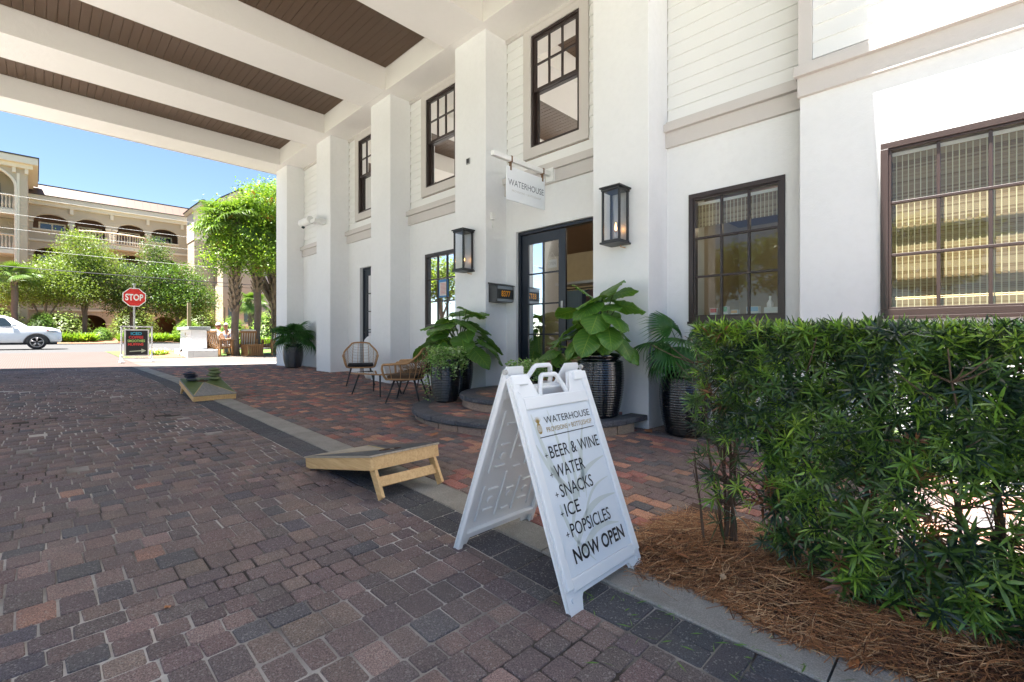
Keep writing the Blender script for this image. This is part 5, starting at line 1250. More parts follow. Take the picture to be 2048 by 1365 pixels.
MB().box(-TU+.001, -TU+.05, -1.05, -.9, .3, 13.9).build('pier_edge', M['cream'], tower)
# right wing with two gabled bays
wing = thing('gabled_wing', 'tan and cream wing with two white gables behind the palms', 'building', 55, 16, gz(55))
b = MB(); b.box(-62, -57, 11.9, 26, .3, 12.9); b.build('wall', M['tan'], wing); MB().box(-57.01, -56.8, 16.5, 26, .3, 11).build('pale_wall', flat('pale_render', (.55, .55, .54)), wing)
for (U_, a, c_, ze, zp) in ((55, 10.65, 13.1, 13.8, 14.75), (52, 12.4, 16.6, 14.5, 15.75)):
    b = MB(); m_ = (a+c_)/2-.25; b.prism([(a+.3, 10.8), (c_-.3, 10.8), (c_-.3, ze), (m_, zp-.25), (a+.3, ze)], -U_-3, -U_, 'yz'); b.build('gable_wall', M['cream'], wing)
    for (y0, z0, y1, z1) in ((a, ze-.05, m_, zp), (m_, zp, c_, ze-.05)):
        d = Vector((0, y1-y0, z1-z0)); nn = Vector((0, -d.z, d.y)).normalized()
        for off, th, mm, nm, ov in ((-.30, .30, M['cream'], 'barge_board', .5), (.001, .1, M['darktrim'], 'roof', .6)):
            vs = [Vector((x, y, z))+nn*h for x in (-U_-3, -U_+ov) for (y, z) in ((y0, z0), (y1, z1)) for h in (off, off+th)]
            MB().add(vs, [(0, 1, 3, 2), (4, 5, 7, 6), (0, 4, 5, 1), (2, 3, 7, 6), (0, 2, 6, 4), (1, 5, 7, 3)]).build(nm, mm, wing)
    MB().box(-U_-2.9, -U_-.01, a+.35, c_-.35, .3, 10.8).build('bay_wall', M['tan'], wing)
for y in (13.2, 14.6): MB().box(-52.02, -51.98, y, y+.7, 2.6, 4.2).build('window', M['darkglass'], wing)
MB().box(-52.2, -51.9, 12.6, 16.4, 2.2, 2.45).build('sill', M['cream'], wing)

# ---------------- trees ----------------
GR = [(.14, .21, .035), (.18, .26, .04), (.11, .17, .035), (.22, .29, .06), (.13, .16, .06)]
BR = [(.17, .29, .03), (.22, .34, .035), (.13, .24, .025), (.10, .19, .025), (.26, .36, .05)]
def blobs(ells, n, seed, cl=.45, shell=.55):
    r = np.random.default_rng(seed); out = []
    w_ = np.array([e[3]*e[4]*e[5] for e in ells]); w_ = w_**.8; w_ /= w_.sum()
    for e, k in zip(ells, (w_*n).astype(int)):
        nc = max(3, k//45); d = r.normal(size=(nc, 3)); d /= np.linalg.norm(d, axis=1)[:, None]; q = (shell+(1-shell)*r.random(nc))[:, None]
        c_ = d*q*np.array(e[3:6]); per = r.normal(size=(nc, 45, 3)).clip(-1.7, 1.7)*cl*np.array([1, 1, .55]); P = (c_[:, None, :]+per).reshape(-1, 3)+np.array(e[:3]); out.append(P)
    return np.concatenate(out)
def tree(name, u, v, label, ells, n, size, pal, trunk_r=.12, seed=0, cat='tree', group=None, forks=5, cl=.45, trunks=1, extra=None):
    """ells: (u, v, z, ru, rv, rz) relative to the ground point"""
    t = thing(name, label, cat, u, v, gz(u), 0, group); r = random.Random(seed); L = [(-a, b_, c_, d_, e, f_) for a, b_, c_, d_, e, f_ in ells]
    b = MB()
    for k in range(trunks):
        x0 = (k-(trunks-1)/2)*.35
        for i in range(forks):
            e = L[r.randrange(len(L))]; end = Vector((e[0]+r.uniform(-.5, .5)*e[3], e[1]+r.uniform(-.5, .5)*e[4], e[2]+r.uniform(-.2, .5)*e[5])); fk = Vector((x0*1.2, r.uniform(-.1, .1), end.z*.3))
            p1 = fk.lerp(end, .5)+Vector((r.uniform(-.3, .3), r.uniform(-.3, .3), .3)); b.tube([(x0, 0, -.1), fk, p1, end], [trunk_r, trunk_r*.8, trunk_r*.4, trunk_r*.1], 7)
            for _ in range(5): q = p1.lerp(end, r.random()); e2 = q+Vector((r.uniform(-1, 1), r.uniform(-1, 1), r.uniform(-.2, .7)))*e[5]*.6; b.tube([q, e2], [trunk_r*.2, trunk_r*.05], 5)
    b.build('trunk', M['bark'], t, local=True, smooth=True)
    leafcloud('crown', blobs(L, n, seed, cl), size, M['leaf'], pal, t, seed); 
    if extra: leafcloud('crown', blobs(L, n//16, seed+5, cl*.5), size, M['leaf'], extra, t, seed+9)
    return t
g_ = 'street trees in front of the tan building'
tree('shade_tree', 48, 2.6, 'tallest shade tree standing before the arched balconies', [(0, 0, 6.9, 1.6, 1.5, 1.2), (0, -.6, 5.3, 1.6, 2.0, 1.2), (0, .9, 5.6, 1.5, 1.7, 1.3), (0, 0, 7.9, .8, .8, .6)], 19000, .062, GR, .12, 1, group=g_)
tree('shade_tree', 47, .3, 'wide low shade tree above the white car', [(0, -.3, 3.9, 1.6, 2.2, 1.1), (0, 1.6, 3.9, 1.6, 1.9, 1.3), (0, -1.3, 3.2, 1.2, 1.2, .7), (0, .6, 5.0, 1.3, 1.5, .8)], 22000, .062, GR, .12, 2, group=g_)
tree('shade_tree', 48, 5.4, 'shade tree directly behind the stop sign', [(0, .3, 4.6, 1.6, 2.0, 1.6), (0, 1.6, 6.6, 1.2, 1.0, 1.1), (0, 1.4, 7.9, .6, .5, .7), (0, -1.3, 4.3, 1.4, 1.3, 1.3), (0, .2, 3.0, 1.5, 2.2, 1.0)], 24000, .062, [(.07, .12, .03), (.09, .15, .03), (.06, .09, .025), (.13, .19, .04)], .13, 3, group=g_)
tree('shade_tree', 47, 8.2, 'rounded dark green tree behind the shop monument sign', [(0, 0, 3.4, 1.6, 1.6, 1.6), (0, 1.3, 3.6, 1.5, 1.4, 1.6), (0, -.8, 5.2, 1.2, 1.1, 1.3), (0, .8, 5.6, 1, .9, 1.0)], 22000, .066, [(.10, .19, .03), (.07, .14, .025), (.14, .24, .03), (.05, .09, .02)], .13, 4, group=g_)
tree('oak_tree', 23.4, 8.3, 'bright yellow green oak spreading over the palms beside the porch', [(-2.6, -2.6, 5.0, 1.2, 1.3, 1.3), (-2.8, -3.1, 3.7, .9, .8, .6), (-2.9, -1.5, 6.2, 1.3, 1.2, .9), (-3.0, -2.2, 3.9, 1.0, 1.2, .7), (-2.2, -.6, 4.8, 1.3, 1.3, 1.4), (-2.2, -1.0, 6.5, 1.0, .9, .6), (-2.5, -2.9, 4.6, .6, .5, .6), (-1, .8, 5.2, 1.5, 1.5, 1.6)], 44000, .048, BR, .16, 5, cl=.28, forks=12, extra=[(.32, .12, .04), (.30, .20, .05)])
def bush(u, v, rx, ry, h, label, n, size, pal, seed, name='clipped_bush', cl=.06, group='clipped bushes across the road', z=.12):
    t = thing(name, label, 'bush', u, v, gz(u)+z, 0, group); r = np.random.default_rng(seed); d = r.normal(size=(n, 3)); d[:, 2] = np.abs(d[:, 2]); d /= np.linalg.norm(d, axis=1)[:, None]
    P = d*np.array([rx, ry, h])*(.93+.07*r.random((n, 1)))+r.normal(size=(n, 3))*cl; MB().lathe([(rx*.86*math.cos(a), h*.86*math.sin(a)) for a in [math.pi/2*i/6 for i in range(7)]], 16).build('twig_core', M['twig'], t, local=True)
    leafcloud('foliage', P, size, M['leaf'], pal, t, seed, .5); return t
CB = [(.13, .24, .03), (.10, .19, .025), (.17, .28, .04)]
bush(44.5, .25, .9, .85, 2.0, 'tall egg shaped clipped bush directly behind the white car', 6000, .055, CB, 1); bush(44.5, 3.3, .62, .6, .95, 'small round clipped bush right of the car', 3000, .05, CB, 2)
bush(43, 8.2, .9, .9, 1.5, 'loose round bush left of the monument sign', 4500, .07, BR, 3, cl=.12); bush(28.5, 7.4, .8, .8, 1.55, 'bright round bush behind the two seated people', 5000, .05, BR, 4, cl=.10); bush(28, 9.0, .8, .8, 1.85, 'tall bright bush behind the slatted wooden chairs', 5000, .05, BR, 5, cl=.12)
bush(27, 10.3, .8, .8, 1.35, 'bright bush between the two right palm trunks', 4500, .05, BR, 6, cl=.10); bush(29, 11.8, .9, .9, 1.3, 'low bright bush beside the porch pilaster', 4500, .05, BR, 7, cl=.10)
for i_, (bu, bv, bh, lab_) in enumerate([(52, -2.2, 2.4, 'dark loose shrub at the foot of the corner tower'), (52, 1.6, 2.0, 'dark loose shrub before the ground floor arches, left one'), (52, 6.0, 2.6, 'dark loose shrub before the ground floor arches, behind the stop sign'), (51, 10.6, 3.0, 'tall loose shrub at the corner of the gabled wing')]):
    bush(bu, bv, 1.3, 1.5, bh, lab_, 5000, .10, GR, 60+i_, name='loose_shrub', cl=.28, group='loose shrubs against the tan building')
def tuft(u, v, R_, h, n, label, pal, seed, z=.12, L=.35, name='ground_plants', w_=.02):
    r = np.random.default_rng(seed); a = r.uniform(0, 6.28, n); q = np.sqrt(r.random(n)); bx = np.stack([np.cos(a)*q*R_[0], np.sin(a)*q*R_[1], np.zeros(n)], 1); b2 = r.uniform(0, 6.28, n); e = r.uniform(.5, 1.3, n); LL = L*r.uniform(.6, 1.2, n)
    d = np.stack([np.cos(b2)*np.cos(e), np.sin(b2)*np.cos(e), np.sin(e)], 1); tip = bx+d*LL[:, None]; tip[:, 2] -= .1*LL; m_ = (bx+tip)/2; m_[:, 2] += .14*LL; s_ = np.stack([-np.sin(b2), np.cos(b2), 0*b2], 1)*w_
    V = np.stack([bx-s_*.4, bx+s_*.4, m_+s_, m_-s_, tip+s_*.1, tip-s_*.1], 1).reshape(-1, 3); k = np.arange(n)*6; F = np.concatenate([np.stack([k, k+1, k+2, k+3], 1), np.stack([k+3, k+2, k+4, k+5], 1)])
    c = np.array(pal)[r.integers(0, len(pal), n)]; o = nobj(name, npmesh(name, V, F, M['leaf'], np.concatenate([c, c])), None, 'stuff'); o.location = (-u, v, gz(u)+z); o['label'] = label; return o
tuft(43.5, 1.9, (.5, 1.1), .5, 900, 'yellow green strappy plants right of the white car', BR, 1, L=.7, w_=.04); tuft(42.5, 5.6, (.5, 1.6), .5, 1200, 'strappy plants along the mulch bed', BR, 2, L=.7, w_=.04); tuft(42.5, 8.6, (.5, 1.2), .6, 900, 'fern like plants by the monument sign', BR, 3, L=.9, w_=.04)
tuft(26.5, 8.6, (.5, 1.8), .5, 1200, 'yellow green ferns behind the wooden chairs', BR, 4, L=.6, w_=.03)
tuft(22.6, 3.1, (1.3, .5), .3, 2600, 'yellow green low flowering plants before the monument sign', [(.26, .38, .05), (.20, .32, .04), (.32, .40, .10)], 5, z=.06, L=.17, w_=.022)
fl_ = [(random.uniform(-1.3, 1.3), random.uniform(-.5, .5), random.uniform(.12, .2)) for _ in range(240)]; o = leafcloud('flowers', fl_, .025, M['leaf'], [(.7, .35, .35), (.75, .7, .6)], None, 2, .6, 1); o.location = (-22.6, 3.1, gz(22.6)+.06); o['label'] = 'small pink and white blossoms over the flower bed'

# ---------------- palms ----------------
FANF = [fan_mesh(20+s_, 34, .95, M['fanfar'], .45, 290) for s_ in range(3)]
def palm(u, v, label, h, r0, fr, seed, group='sabal palms beside the porch', boots=(1.8, 1e9), n=26, scale=1.0):
    t = thing('palm_tree', label, 'palm', u, v, gz(u), 0, group); r = random.Random(seed); b = MB()
    b.tube([(0.02*math.sin(i*1.3+seed), .02*math.cos(i*1.7), -.1+(h+.1)*i/10) for i in range(11)], [r0*(1.15 if i == 0 else 1-.12*math.sin(i*.6)) for i in range(11)], 14)
    b.build('trunk', M['bark'], t, local=True, smooth=True); zz = boots[0]; bt = MB()
    while zz < min(h, boots[1]):
        for k in range(4):
            a = k*math.pi/2+zz*5.3+r.uniform(-.2, .2); q = r0*.9; d = Vector((math.cos(a), math.sin(a), 0)); sd = Vector((-math.sin(a), math.cos(a), 0)); p = d*q+Vector((0, 0, zz)); e = p+d*.10+Vector((0, 0, .24))+sd*.05
            bt.add([p-sd*.075, p+sd*.075, e+sd*.03, e-sd*.03, p-sd*.06+d*.03, p+sd*.06+d*.03, e+sd*.025+d*.035, e-sd*.025+d*.035], [(0, 1, 2, 3), (4, 5, 6, 7), (0, 1, 5, 4), (1, 2, 6, 5), (2, 3, 7, 6), (3, 0, 4, 7)])
        zz += .13
    if bt.v: bt.build('leaf_boots', M['boot'], t, local=True)
    for i in range(fr):
        az = i*137.5+r.uniform(-15, 15); el = 80-100*i/fr+r.uniform(-8, 8); a = math.radians(az); e = math.radians(el); L = 1.0*scale*r.uniform(.8, 1.1)
        end = Vector((math.cos(a)*math.cos(e)*L, math.sin(a)*math.cos(e)*L, h+.05+math.sin(e)*L*.8)); MB().tube([(0, 0, h-.05), (end.x*.5, end.y*.5, (h+end.z)/2+.1), end], [.02, .015, .01], 4).build('stalk', M['stem'], t, local=True)
        o = link(bpy.data.objects.new('frond', FANF[r.randrange(3)]), t); o.location = end; o.scale = (scale,)*3; o.rotation_euler = Euler((math.radians(el-25+r.uniform(-12, 12)), r.uniform(-.4, .4), a-math.pi/2), 'XYZ')
    return t
palm(20.9, 5.55, 'palm whose fronds reach over the roofline, first from the left of the porch palms', 5.0, .15, 22, 1, boots=(1.75, 5), scale=.95)
palm(21.5, 6.55, 'smooth trunked palm in the middle of the three porch palms', 4.9, .145, 14, 2, boots=(2.6, 5)); palm(22.4, 7.55, 'palm with crisscross leaf boots down its trunk, next to the pilaster', 4.9, .15, 16, 3, boots=(.9, 5))
palm(45.5, -1.0, 'slender palm at the left edge of the picture', 4.2, .16, 12, 4, group='small palms across the road', boots=(3.9, 4.2), scale=1.0); palm(34, 10.0, 'small shaggy palm behind the seated people', 2.6, .14, 14, 5, group='small palms across the road', boots=(1.2, 2.6), scale=.8)
# trees and low wall on the far side of the forecourt, mirrored in the shop windows
for i, (u, v, s_) in enumerate([(-6, -27, 1.2), (2, -30, 1.4), (9, -27, 1.3), (16, -31, 1.4), (24, -28, 1.2), (34, -20, 1.3), (44, -22, 1.5), (40, -14, 1.1), (52, -17, 1.4)]):
    tree('shade_tree', u, v, ['round tree at the near end of the forecourt', 'broad tree beyond the forecourt facing the shop door', 'tree beyond the forecourt facing the porch middle', 'tall tree beyond the forecourt near the road', 'tree beyond the forecourt at the road corner', 'tree by the road seen mirrored in the shop window', 'biggest tree across the road beyond the forecourt', 'smaller tree across the road near the tower', 'tree left of the corner tower'][i], [(0, 0, 4.2*s_, 2.6, 2.6, 1.8), (1.2, 0, 5.6*s_, 1.8, 1.8, 1.3), (-1.3, 0, 5.2*s_, 1.8, 1.8, 1.3)], 5000, .17, GR, .2, 30+i, group='trees beyond the forecourt', cl=.6)
# ---------------- stop sign ----------------
st = thing('stop_sign', 'red octagonal STOP sign on a grey square post beside the driveway exit', 'road sign', 24.3, 2.80, gz(24.3)); zc = 2.77-gz(24.3)
MB().box(-.03, .03, -.03, .03, 0, zc+.52).build('post', M['steel'], st, local=True); MB().lathe([(.0, zc+.56), (.06, zc+.56), (.06, zc+.51), (0, zc+.51)], 10).build('post_cap', M['steel'], st, local=True)
def octo(r): return [(r*math.cos(math.radians(22.5+45*k)), r*math.sin(math.radians(22.5+45*k))+zc) for k in range(8)]
MB().prism(octo(.405), .031, .036, 'yz').build('border', M['whitepaint'], st, local=True); MB().prism(octo(.372), .0362, .038, 'yz').build('face', M['red'], st, local=True)
lettering('STOP', st, M['whitepaint'], .0385, -.29, zc-.135, .58, .27, (math.pi/2, 0, math.pi/2), offset=.03)
# ---------------- chalkboard sign ----------------
cb = thing('chalkboard_sign', 'white framed swinging chalkboard listing ICED COFFEE in coloured chalk', 'sidewalk sign', 18.7, 2.22, gz(18.7)); W2 = .375; g = lambda z: z
b = MB(); b.box(-.02, .02, -W2-.02, -W2+.02, .08, 1.12); b.box(-.02, .02, W2-.02, W2+.02, .08, 1.12); b.box(-.02, .02, -W2-.03, W2+.03, 1.10, 1.14); b.box(-.018, .018, -W2, W2, .12, .15); b.build('stand', M['whitepaint'], cb, local=True)
for s_ in (-1, 1):
    b = MB(); b.box(-.22, .22, s_*W2-.05, s_*W2+.05, 0, .05); b.box(-.05, .05, s_*W2-.035, s_*W2+.035, .05, .24); b.build('foot', M['whitepaint'], cb, local=True, bevel=.01)
b = MB(); b.box(-.016, .016, -.31, -.27, .19, 1.04); b.box(-.016, .016, .27, .31, .19, 1.04); b.box(-.016, .016, -.27, .27, .19, .23); b.box(-.016, .016, -.27, .27, 1.0, 1.04); b.build('board_frame', M['cloth_w'], cb, local=True)
MB().box(-.008, .008, -.27, .27, .23, 1.0).build('slate_panel', M['chalk'], cb, local=True)
CH = {'c': flat('chalk_cyan', (.05, .45, .65)), 'r': flat('chalk_red', (.75, .06, .05)), 'g': flat('chalk_green', (.45, .70, .18)), 'w': flat('chalk_grey', (.45, .48, .38))}
q = (math.pi/2, 0, math.pi/2)
for s_, y, z, w_, h, c_ in (('ICED', -.15, .86, .27, .09, 'c'), ('COFFEE', -.20, .745, .36, .085, 'r'), ('SMOOTHIES', -.23, .635, .43, .08, 'g'), ('MUFFINS', -.22, .525, .38, .085, 'r')):
    lettering(s_, cb, CH[c_], .0092, y, z, w_, h, q, offset=.02)
MB().add([(.0095, -.18, .335), (.0095, .12, .35), (.0095, .12, .38), (.0095, -.18, .36)], [(0, 1, 2, 3)]).add([(.0095, .11, .30), (.0095, .23, .365), (.0095, .11, .43)], [(0, 1, 2)]).build('chalk_arrow', CH['w'], cb, local=True)
# ---------------- monument sign ----------------
mo = thing('monument_sign', 'white block monument sign with a grey cap and dark lettering beside the wooden chairs', 'sign', 22.0, 4.2, gz(21))
X0, X1, Y0, Y1 = -22.6, -20.75, 4.05, 4.56; z0 = gz(21)
MB().box(X0, X1, Y0, Y1, z0-.1, 1.43).build('block', M['stucco'], mo, bevel=.01); MB().box(X0-.12, X1+.10, Y0-.10, Y1+.10, 1.43, 1.55).build('cap', mat('grey_stone_cap', (.30, .33, .33), .7), mo, bevel=.01)
b = MB(); b.box(X0-.05, X1+.35, Y0-.18, Y0-.001, z0-.1, z0+.26); b.box(X1+.001, X1+.35, Y0, Y1+.28, z0-.1, z0+.26); b.build('plinth', M['stucco'], mo, bevel=.01)
lettering('WATERHOUSE', mo, M['slate'], X0+.16+22.0, Y0-.002-4.2, .84-gz(21), 1.5, .22, (math.pi/2, 0, 0), offset=.01)
b = MB(); b.tube([(X0+.3+i*.12, Y0-.004, 1.12+.05*math.sin(i*.9)+.01*i) for i in range(10)], .012, 5); b.build('swash_line', M['greyink'], mo); b = MB(); b.tube([(X0+.9, Y0-.001, 1.27), (X0+.9, Y0-.006, 1.27)], .06, 14); b.build('sun_emblem', M['gold'], mo)
b = MB(); b.tube([(0, 0, 0), (0, 0, .08), (.05, .02, .16)], .012, 6); b.obox(Matrix.Translation((.08, .03, .19)) @ Matrix.Rotation(.6, 4, 'Y'), .05, .06, .10); o = b.build('spotlight', M['black'], None, local=True); o.location = (-20.75, 3.7, gz(20.8)+.07); tag(o, 'small black garden spotlight aimed at the monument sign', 'spotlight')
# ---------------- wooden armchairs and side table ----------------
def wood_chair(u, v, rz, label, cushion=True, wide=.66, m=M['teak']):
    t = thing('wooden_armchair', label, 'chair', u, v, gz(u), rz, 'slatted wooden armchairs beyond the porch'); W = wide/2
    for sx in (-1, 1):
        for sy in (-1, 1): MB().box(sx*.28-.03, sx*.28+.03, sy*W-.03, sy*W+.03, 0, .62 if sx > 0 else .62).build('leg', m, t, local=True)
    b = MB(); b.box(-.28, .28, -W+.03, W-.03, .30, .36); b.build('seat', m, t, local=True)
    for sy in (-1, 1):
        MB().box(-.33, .33, sy*W-.045, sy*W+.045, .62, .65).build('armrest', m, t, local=True)
        b = MB()
        for k in range(5): x = -.2+.1*k; b.box(x-.015, x+.015, sy*W-.01, sy*W+.01, .36, .62)
        b.build('side_slats', m, t, local=True)
    R_ = Matrix.Translation((-.29, 0, .36)) @ Matrix.Rotation(math.radians(-14), 4, 'Y'); b = MB()
    for k in range(7): y = -W+.07+(2*W-.14)*k/6; b.box(-.012, .012, y-.02, y+.02, 0, .56)
    b.box(-.02, .02, -W+.03, W-.03, .56, .63); b.xf(R_); b.build('back_slats', m, t, local=True)
    if cushion:
        b = MB(); b.box(-.24, .28, -W+.05, W-.05, .362, .45); b.build('seat_cushion', M['cloth_w'], t, local=True, bevel=.02); b = MB(); b.box(.02, .09, -W+.06, W-.06, .08, .68); b.xf(R_); b.build('back_cushion', M['cloth_w'], t, local=True, bevel=.02)
    return t
wood_chair(20.9, 5.0, head(.5, .87), 'slatted wooden armchair nearest the monument sign, holding the person in the white cap')
wood_chair(22.3, 5.6, head(-.6, -.75), 'slatted wooden armchair holding the grey haired person in sunglasses'); wood_chair(21.4, 6.1, head(.97, .1), 'wooden armchair with its slatted back to the shop, centre of the group')
wood_chair(20.9, 7.0, head(.9, -.35), 'wooden armchair with a white back cushion, nearest the porch pilaster')
tb2 = thing('slatted_table', 'square slatted wooden side table among the wooden armchairs', 'table', 20.5, 6.05, gz(20.5), .1)
MB().box(-.3, .3, -.3, .3, .42, .46).build('table_top', M['teak'], tb2, local=True)
b = MB()
for k in range(9):
    q_ = -.28+.07*k
    for s_ in (-1, 1): b.box(s_*.29-.01, s_*.29+.01, q_-.018, q_+.018, .0, .42); b.box(q_-.018, q_+.018, s_*.29-.01, s_*.29+.01, .0, .42)
b.build('side_slats', M['teak'], tb2, local=True)
# ---------------- two seated people ----------------
def skin_body(name, joints, edges, radii, mt, parent, lvl=2):
    me = bpy.data.meshes.new(name); me.from_pydata(joints, edges, []); me.update(); o = link(bpy.data.objects.new(name, me), parent)
    m_ = o.modifiers.new('skin', 'SKIN'); m_.use_smooth_shade = True
    for i, r_ in enumerate(radii): me.skin_vertices[0].data[i].radius = (r_, r_)
    me.skin_vertices[0].data[0].use_root = True; s_ = o.modifiers.new('sub', 'SUBSURF'); s_.levels = s_.render_levels = lvl; me.materials.append(mt); return o
def person(u, v, rz, label, shirt, hair, cap=None, shades=False, legc=(.05, .06, .08), knee_up=0):
    t = thing('person', label, 'person', u, v, gz(u)+.44, rz)
    J = [(0, 0, .0), (-.05, 0, .22), (-.09, 0, .46), (-.06, 0, .55), (-.03, 0, .63),            # pelvis, waist, chest, neck, head base
         (-.09, .19, .44), (-.02, .25, .20), (.20, .20, .18), (.27, .18, .18), (-.09, -.19, .44), (-.02, -.25, .20), (.20, -.20, .18), (.27, -.18, .18),
         (.05, .10, .0), (.44, .12, .05+knee_up), (.47, .12, -.34+knee_up), (.60, .12, -.38+knee_up*.9), (.05, -.10, .0), (.46, -.12, .05), (.50, -.12, -.38), (.63, -.12, -.42)]
    E_ = [(0, 1), (1, 2), (2, 3), (3, 4), (2, 5), (5, 6), (6, 7), (7, 8), (2, 9), (9, 10), (10, 11), (11, 12), (0, 13), (13, 14), (14, 15), (15, 16), (0, 17), (17, 18), (18, 19), (19, 20)]
    Rr = [.15, .13, .14, .06, .055, .065, .048, .036, .034, .065, .048, .036, .034, .10, .075, .052, .045, .10, .075, .052, .045]
    skin_body('body', J, E_, Rr, M['skin'], t)
    top = skin_body('shirt', [J[i] for i in (0, 1, 2, 5, 6, 9, 10)], [(0, 1), (1, 2), (2, 3), (3, 4), (2, 5), (5, 6)], [.16, .15, .158, .082, .062, .082, .062], flat('shirt_'+str(int(u*10)), shirt, .8), t)
    skin_body('trousers', [J[i] for i in (0, 13, 14, 15, 17, 18, 19)], [(0, 1), (1, 2), (2, 3), (0, 4), (4, 5), (5, 6)], [.16, .115, .088, .066, .115, .088, .066], flat('trousers_'+str(int(u*10)), legc, .9), t)
    hc = Vector((-.01, 0, .735)); b = MB(); n_ = 14
    prof = [(.001, -.125), (.04, -.12), (.062, -.09), (.073, -.04), (.078, .01), (.076, .055), (.06, .095), (.03, .115), (.001, .12)]
    b.lathe(prof, 18); b.v = [(x*1.22+(.012 if z < -.05 and x > 0 else 0), y*.95, z) for x, y, z in b.v]
    b.tube([(.088, 0, .01), (.112, 0, -.03), (.092, 0, -.04)], [.008, .016, .008], 6)
    for s_ in (-1, 1): b.tube([(0, s_*.072, .02), (-.005, s_*.086, .0), (0, s_*.075, -.03)], [.008, .013, .006], 6)
    b.v = [(x+hc.x, y+hc.y, z+hc.z) for x, y, z in b.v]; b.build('head', M['skin'], t, local=True, smooth=True)
    b = MB(); b.lathe([(.08*math.cos(a), .03+.10*math.sin(a)) for a in [math.pi/2*i/6 for i in range(7)]], 18); b.v = [(x*1.22-.012+hc.x, y*1.0+hc.y, z+hc.z-.002*0) for x, y, z in b.v]; b.build('cap' if cap else 'hair', flat('headwear_'+str(int(u*10)), cap or hair, .9), t, local=True, smooth=True)
    if cap:
        MB().prism([(x*.9+hc.x+.09, y) for x, y in arc(0, 0, .075, -math.pi/2, math.pi/2, 8)], hc.z+.028, hc.z+.036).build('cap_peak', flat('peak', cap, .9), t, local=True); b = MB(); b.lathe([(.075, -.05), (.085, -.01), (.083, .03)], 18); b.v = [(x*1.15-.03+hc.x, y+hc.y, z+hc.z) for x, y, z in b.v if True]; b.build('hair', flat('hair_under', hair, .9), t, local=True, smooth=True)
    if shades:
        b = MB()
        for s_ in (-1, 1): b.tube([(.096+hc.x, s_*.032, hc.z+.015), (.104+hc.x, s_*.032, hc.z+.015)], .024, 10)
        b.tube([(.03+hc.x, -.078, hc.z+.02), (.098+hc.x, -.055, hc.z+.02), (.104+hc.x, 0, hc.z+.02), (.098+hc.x, .055, hc.z+.02), (.03+hc.x, .078, hc.z+.02)], .005, 5); b.build('sunglasses', M['black'], t, local=True)
    mo_ = MB(); mo_.box(.088+hc.x, .0915+hc.x, -.022, .022, hc.z-.072, hc.z-.064); mo_.build('mouth', M['red'], t, local=True)
    for s_ in (-1, 1):           # hands: palm, four fingers and a thumb
        b = MB(); w_ = Vector((.27, s_*.18, .18)); b.obox(Matrix.Translation(w_+Vector((.04, 0, 0))), .09, .075, .028)
        for k in range(4): y = w_.y-.028+.019*k; L = (.06, .07, .066, .052)[k]; b.tube([(w_.x+.08, y, w_.z), (w_.x+.08+L*.6, y, w_.z-.008), (w_.x+.08+L*.85, y, w_.z-.03)], [.009, .008, .006], 6)
        b.tube([(w_.x+.02, w_.y-s_*.035, w_.z), (w_.x+.06, w_.y-s_*.06, w_.z-.008), (w_.x+.085, w_.y-s_*.06, w_.z-.015)], [.011, .009, .007], 6); b.build('hand', M['skin'], t, local=True, smooth=True)
        b = MB(); k = 16 if s_ > 0 else 20; p = Vector(J[k]); b.obox(Matrix.Translation(p+Vector((.02, 0, -.03))), .24, .09, .07); b.build('shoe', M['cushion'], t, local=True, bevel=.02)
    return t
person(20.95, 5.0, head(.5, .87), 'seated person in a pale peach shirt and white cap, back towards the shop', (.72, .52, .38), (.25, .09, .05), cap=(.75, .74, .70), legc=(.4, .42, .45))
person(22.25, 5.55, head(-.6, -.75), 'grey haired person in sunglasses and a dark patterned shirt reclining in a chair', (.10, .11, .14), (.62, .60, .58), shades=True, legc=(.25, .25, .26), knee_up=.12)
# ---------------- posts, lamp, wires ----------------
o = MB().box(-26.07, -25.93, 4.93, 5.07, gz(26)-.1, 2.75).build('wooden_post', mat('weathered_post', (.30, .22, .15), .9, var=.3), None); tag(o, 'square weathered wooden post rising behind the monument sign', 'post')
b = MB(); b.tube([(-25, 6.2, gz(25)), (-25, 6.2, 2.55)], .028, 8); o = b.build('thin_pole', M['twig'], None); tag(o, 'thin dark brown pole between the monument sign and the bushes', 'pole')
b = MB(); pl = thing('far_lamp', 'small white lantern hanging on the wall behind the palm trunks', 'lamp', 50, 15.2, 5.0)
MB().lathe([(0, .5), (.12, .42), (.22, .36), (.20, .34), (.14, 0), (0, -.03)], 8).build('lantern_body', M['cloth_w'], pl, local=True); MB().tube([(0, 0, .5), (0, 0, .75), (-1.9, 0, .75)], .025, 6).build('arm', M['black'], pl, local=True)
WZ = [(10.6, .008, 'cloth_w', 'uppermost pale wire crossing above the road'), (9.4, .008, 'cloth_w', 'second pale overhead wire from the top'), (8.45, .008, 'cloth_w', 'third pale overhead wire from the top'), (7.2, .008, 'cloth_w', 'fourth pale overhead wire, lowest of the pale ones'), (6.0, .03, 'black', 'thick black overhead cable in front of the trees'), (5.72, .015, 'black', 'thin black cable just below the thick one')]
for z, r_, m_, lab in WZ:
    b = MB(); b.tube([(-44, -40+100*i/30, z-1.0*math.sin(math.pi*i/30)+.6) for i in range(31)], r_, 5); o = b.build('overhead_wire', M[m_], None); tag(o, lab, 'wire', 'wires over the road')
for y in (-40, 60):
    b = MB(); b.tube([(-44, y, .3), (-44, y, 11.6)], [.16, .11], 10); b.box(-44.1, -43.9, y-1, y+1, 10.9, 11.05); o = b.build('utility_pole', M['bark'], None); tag(o, 'utility pole carrying the wires, %s end' % ('left' if y < 0 else 'right'), 'utility pole')
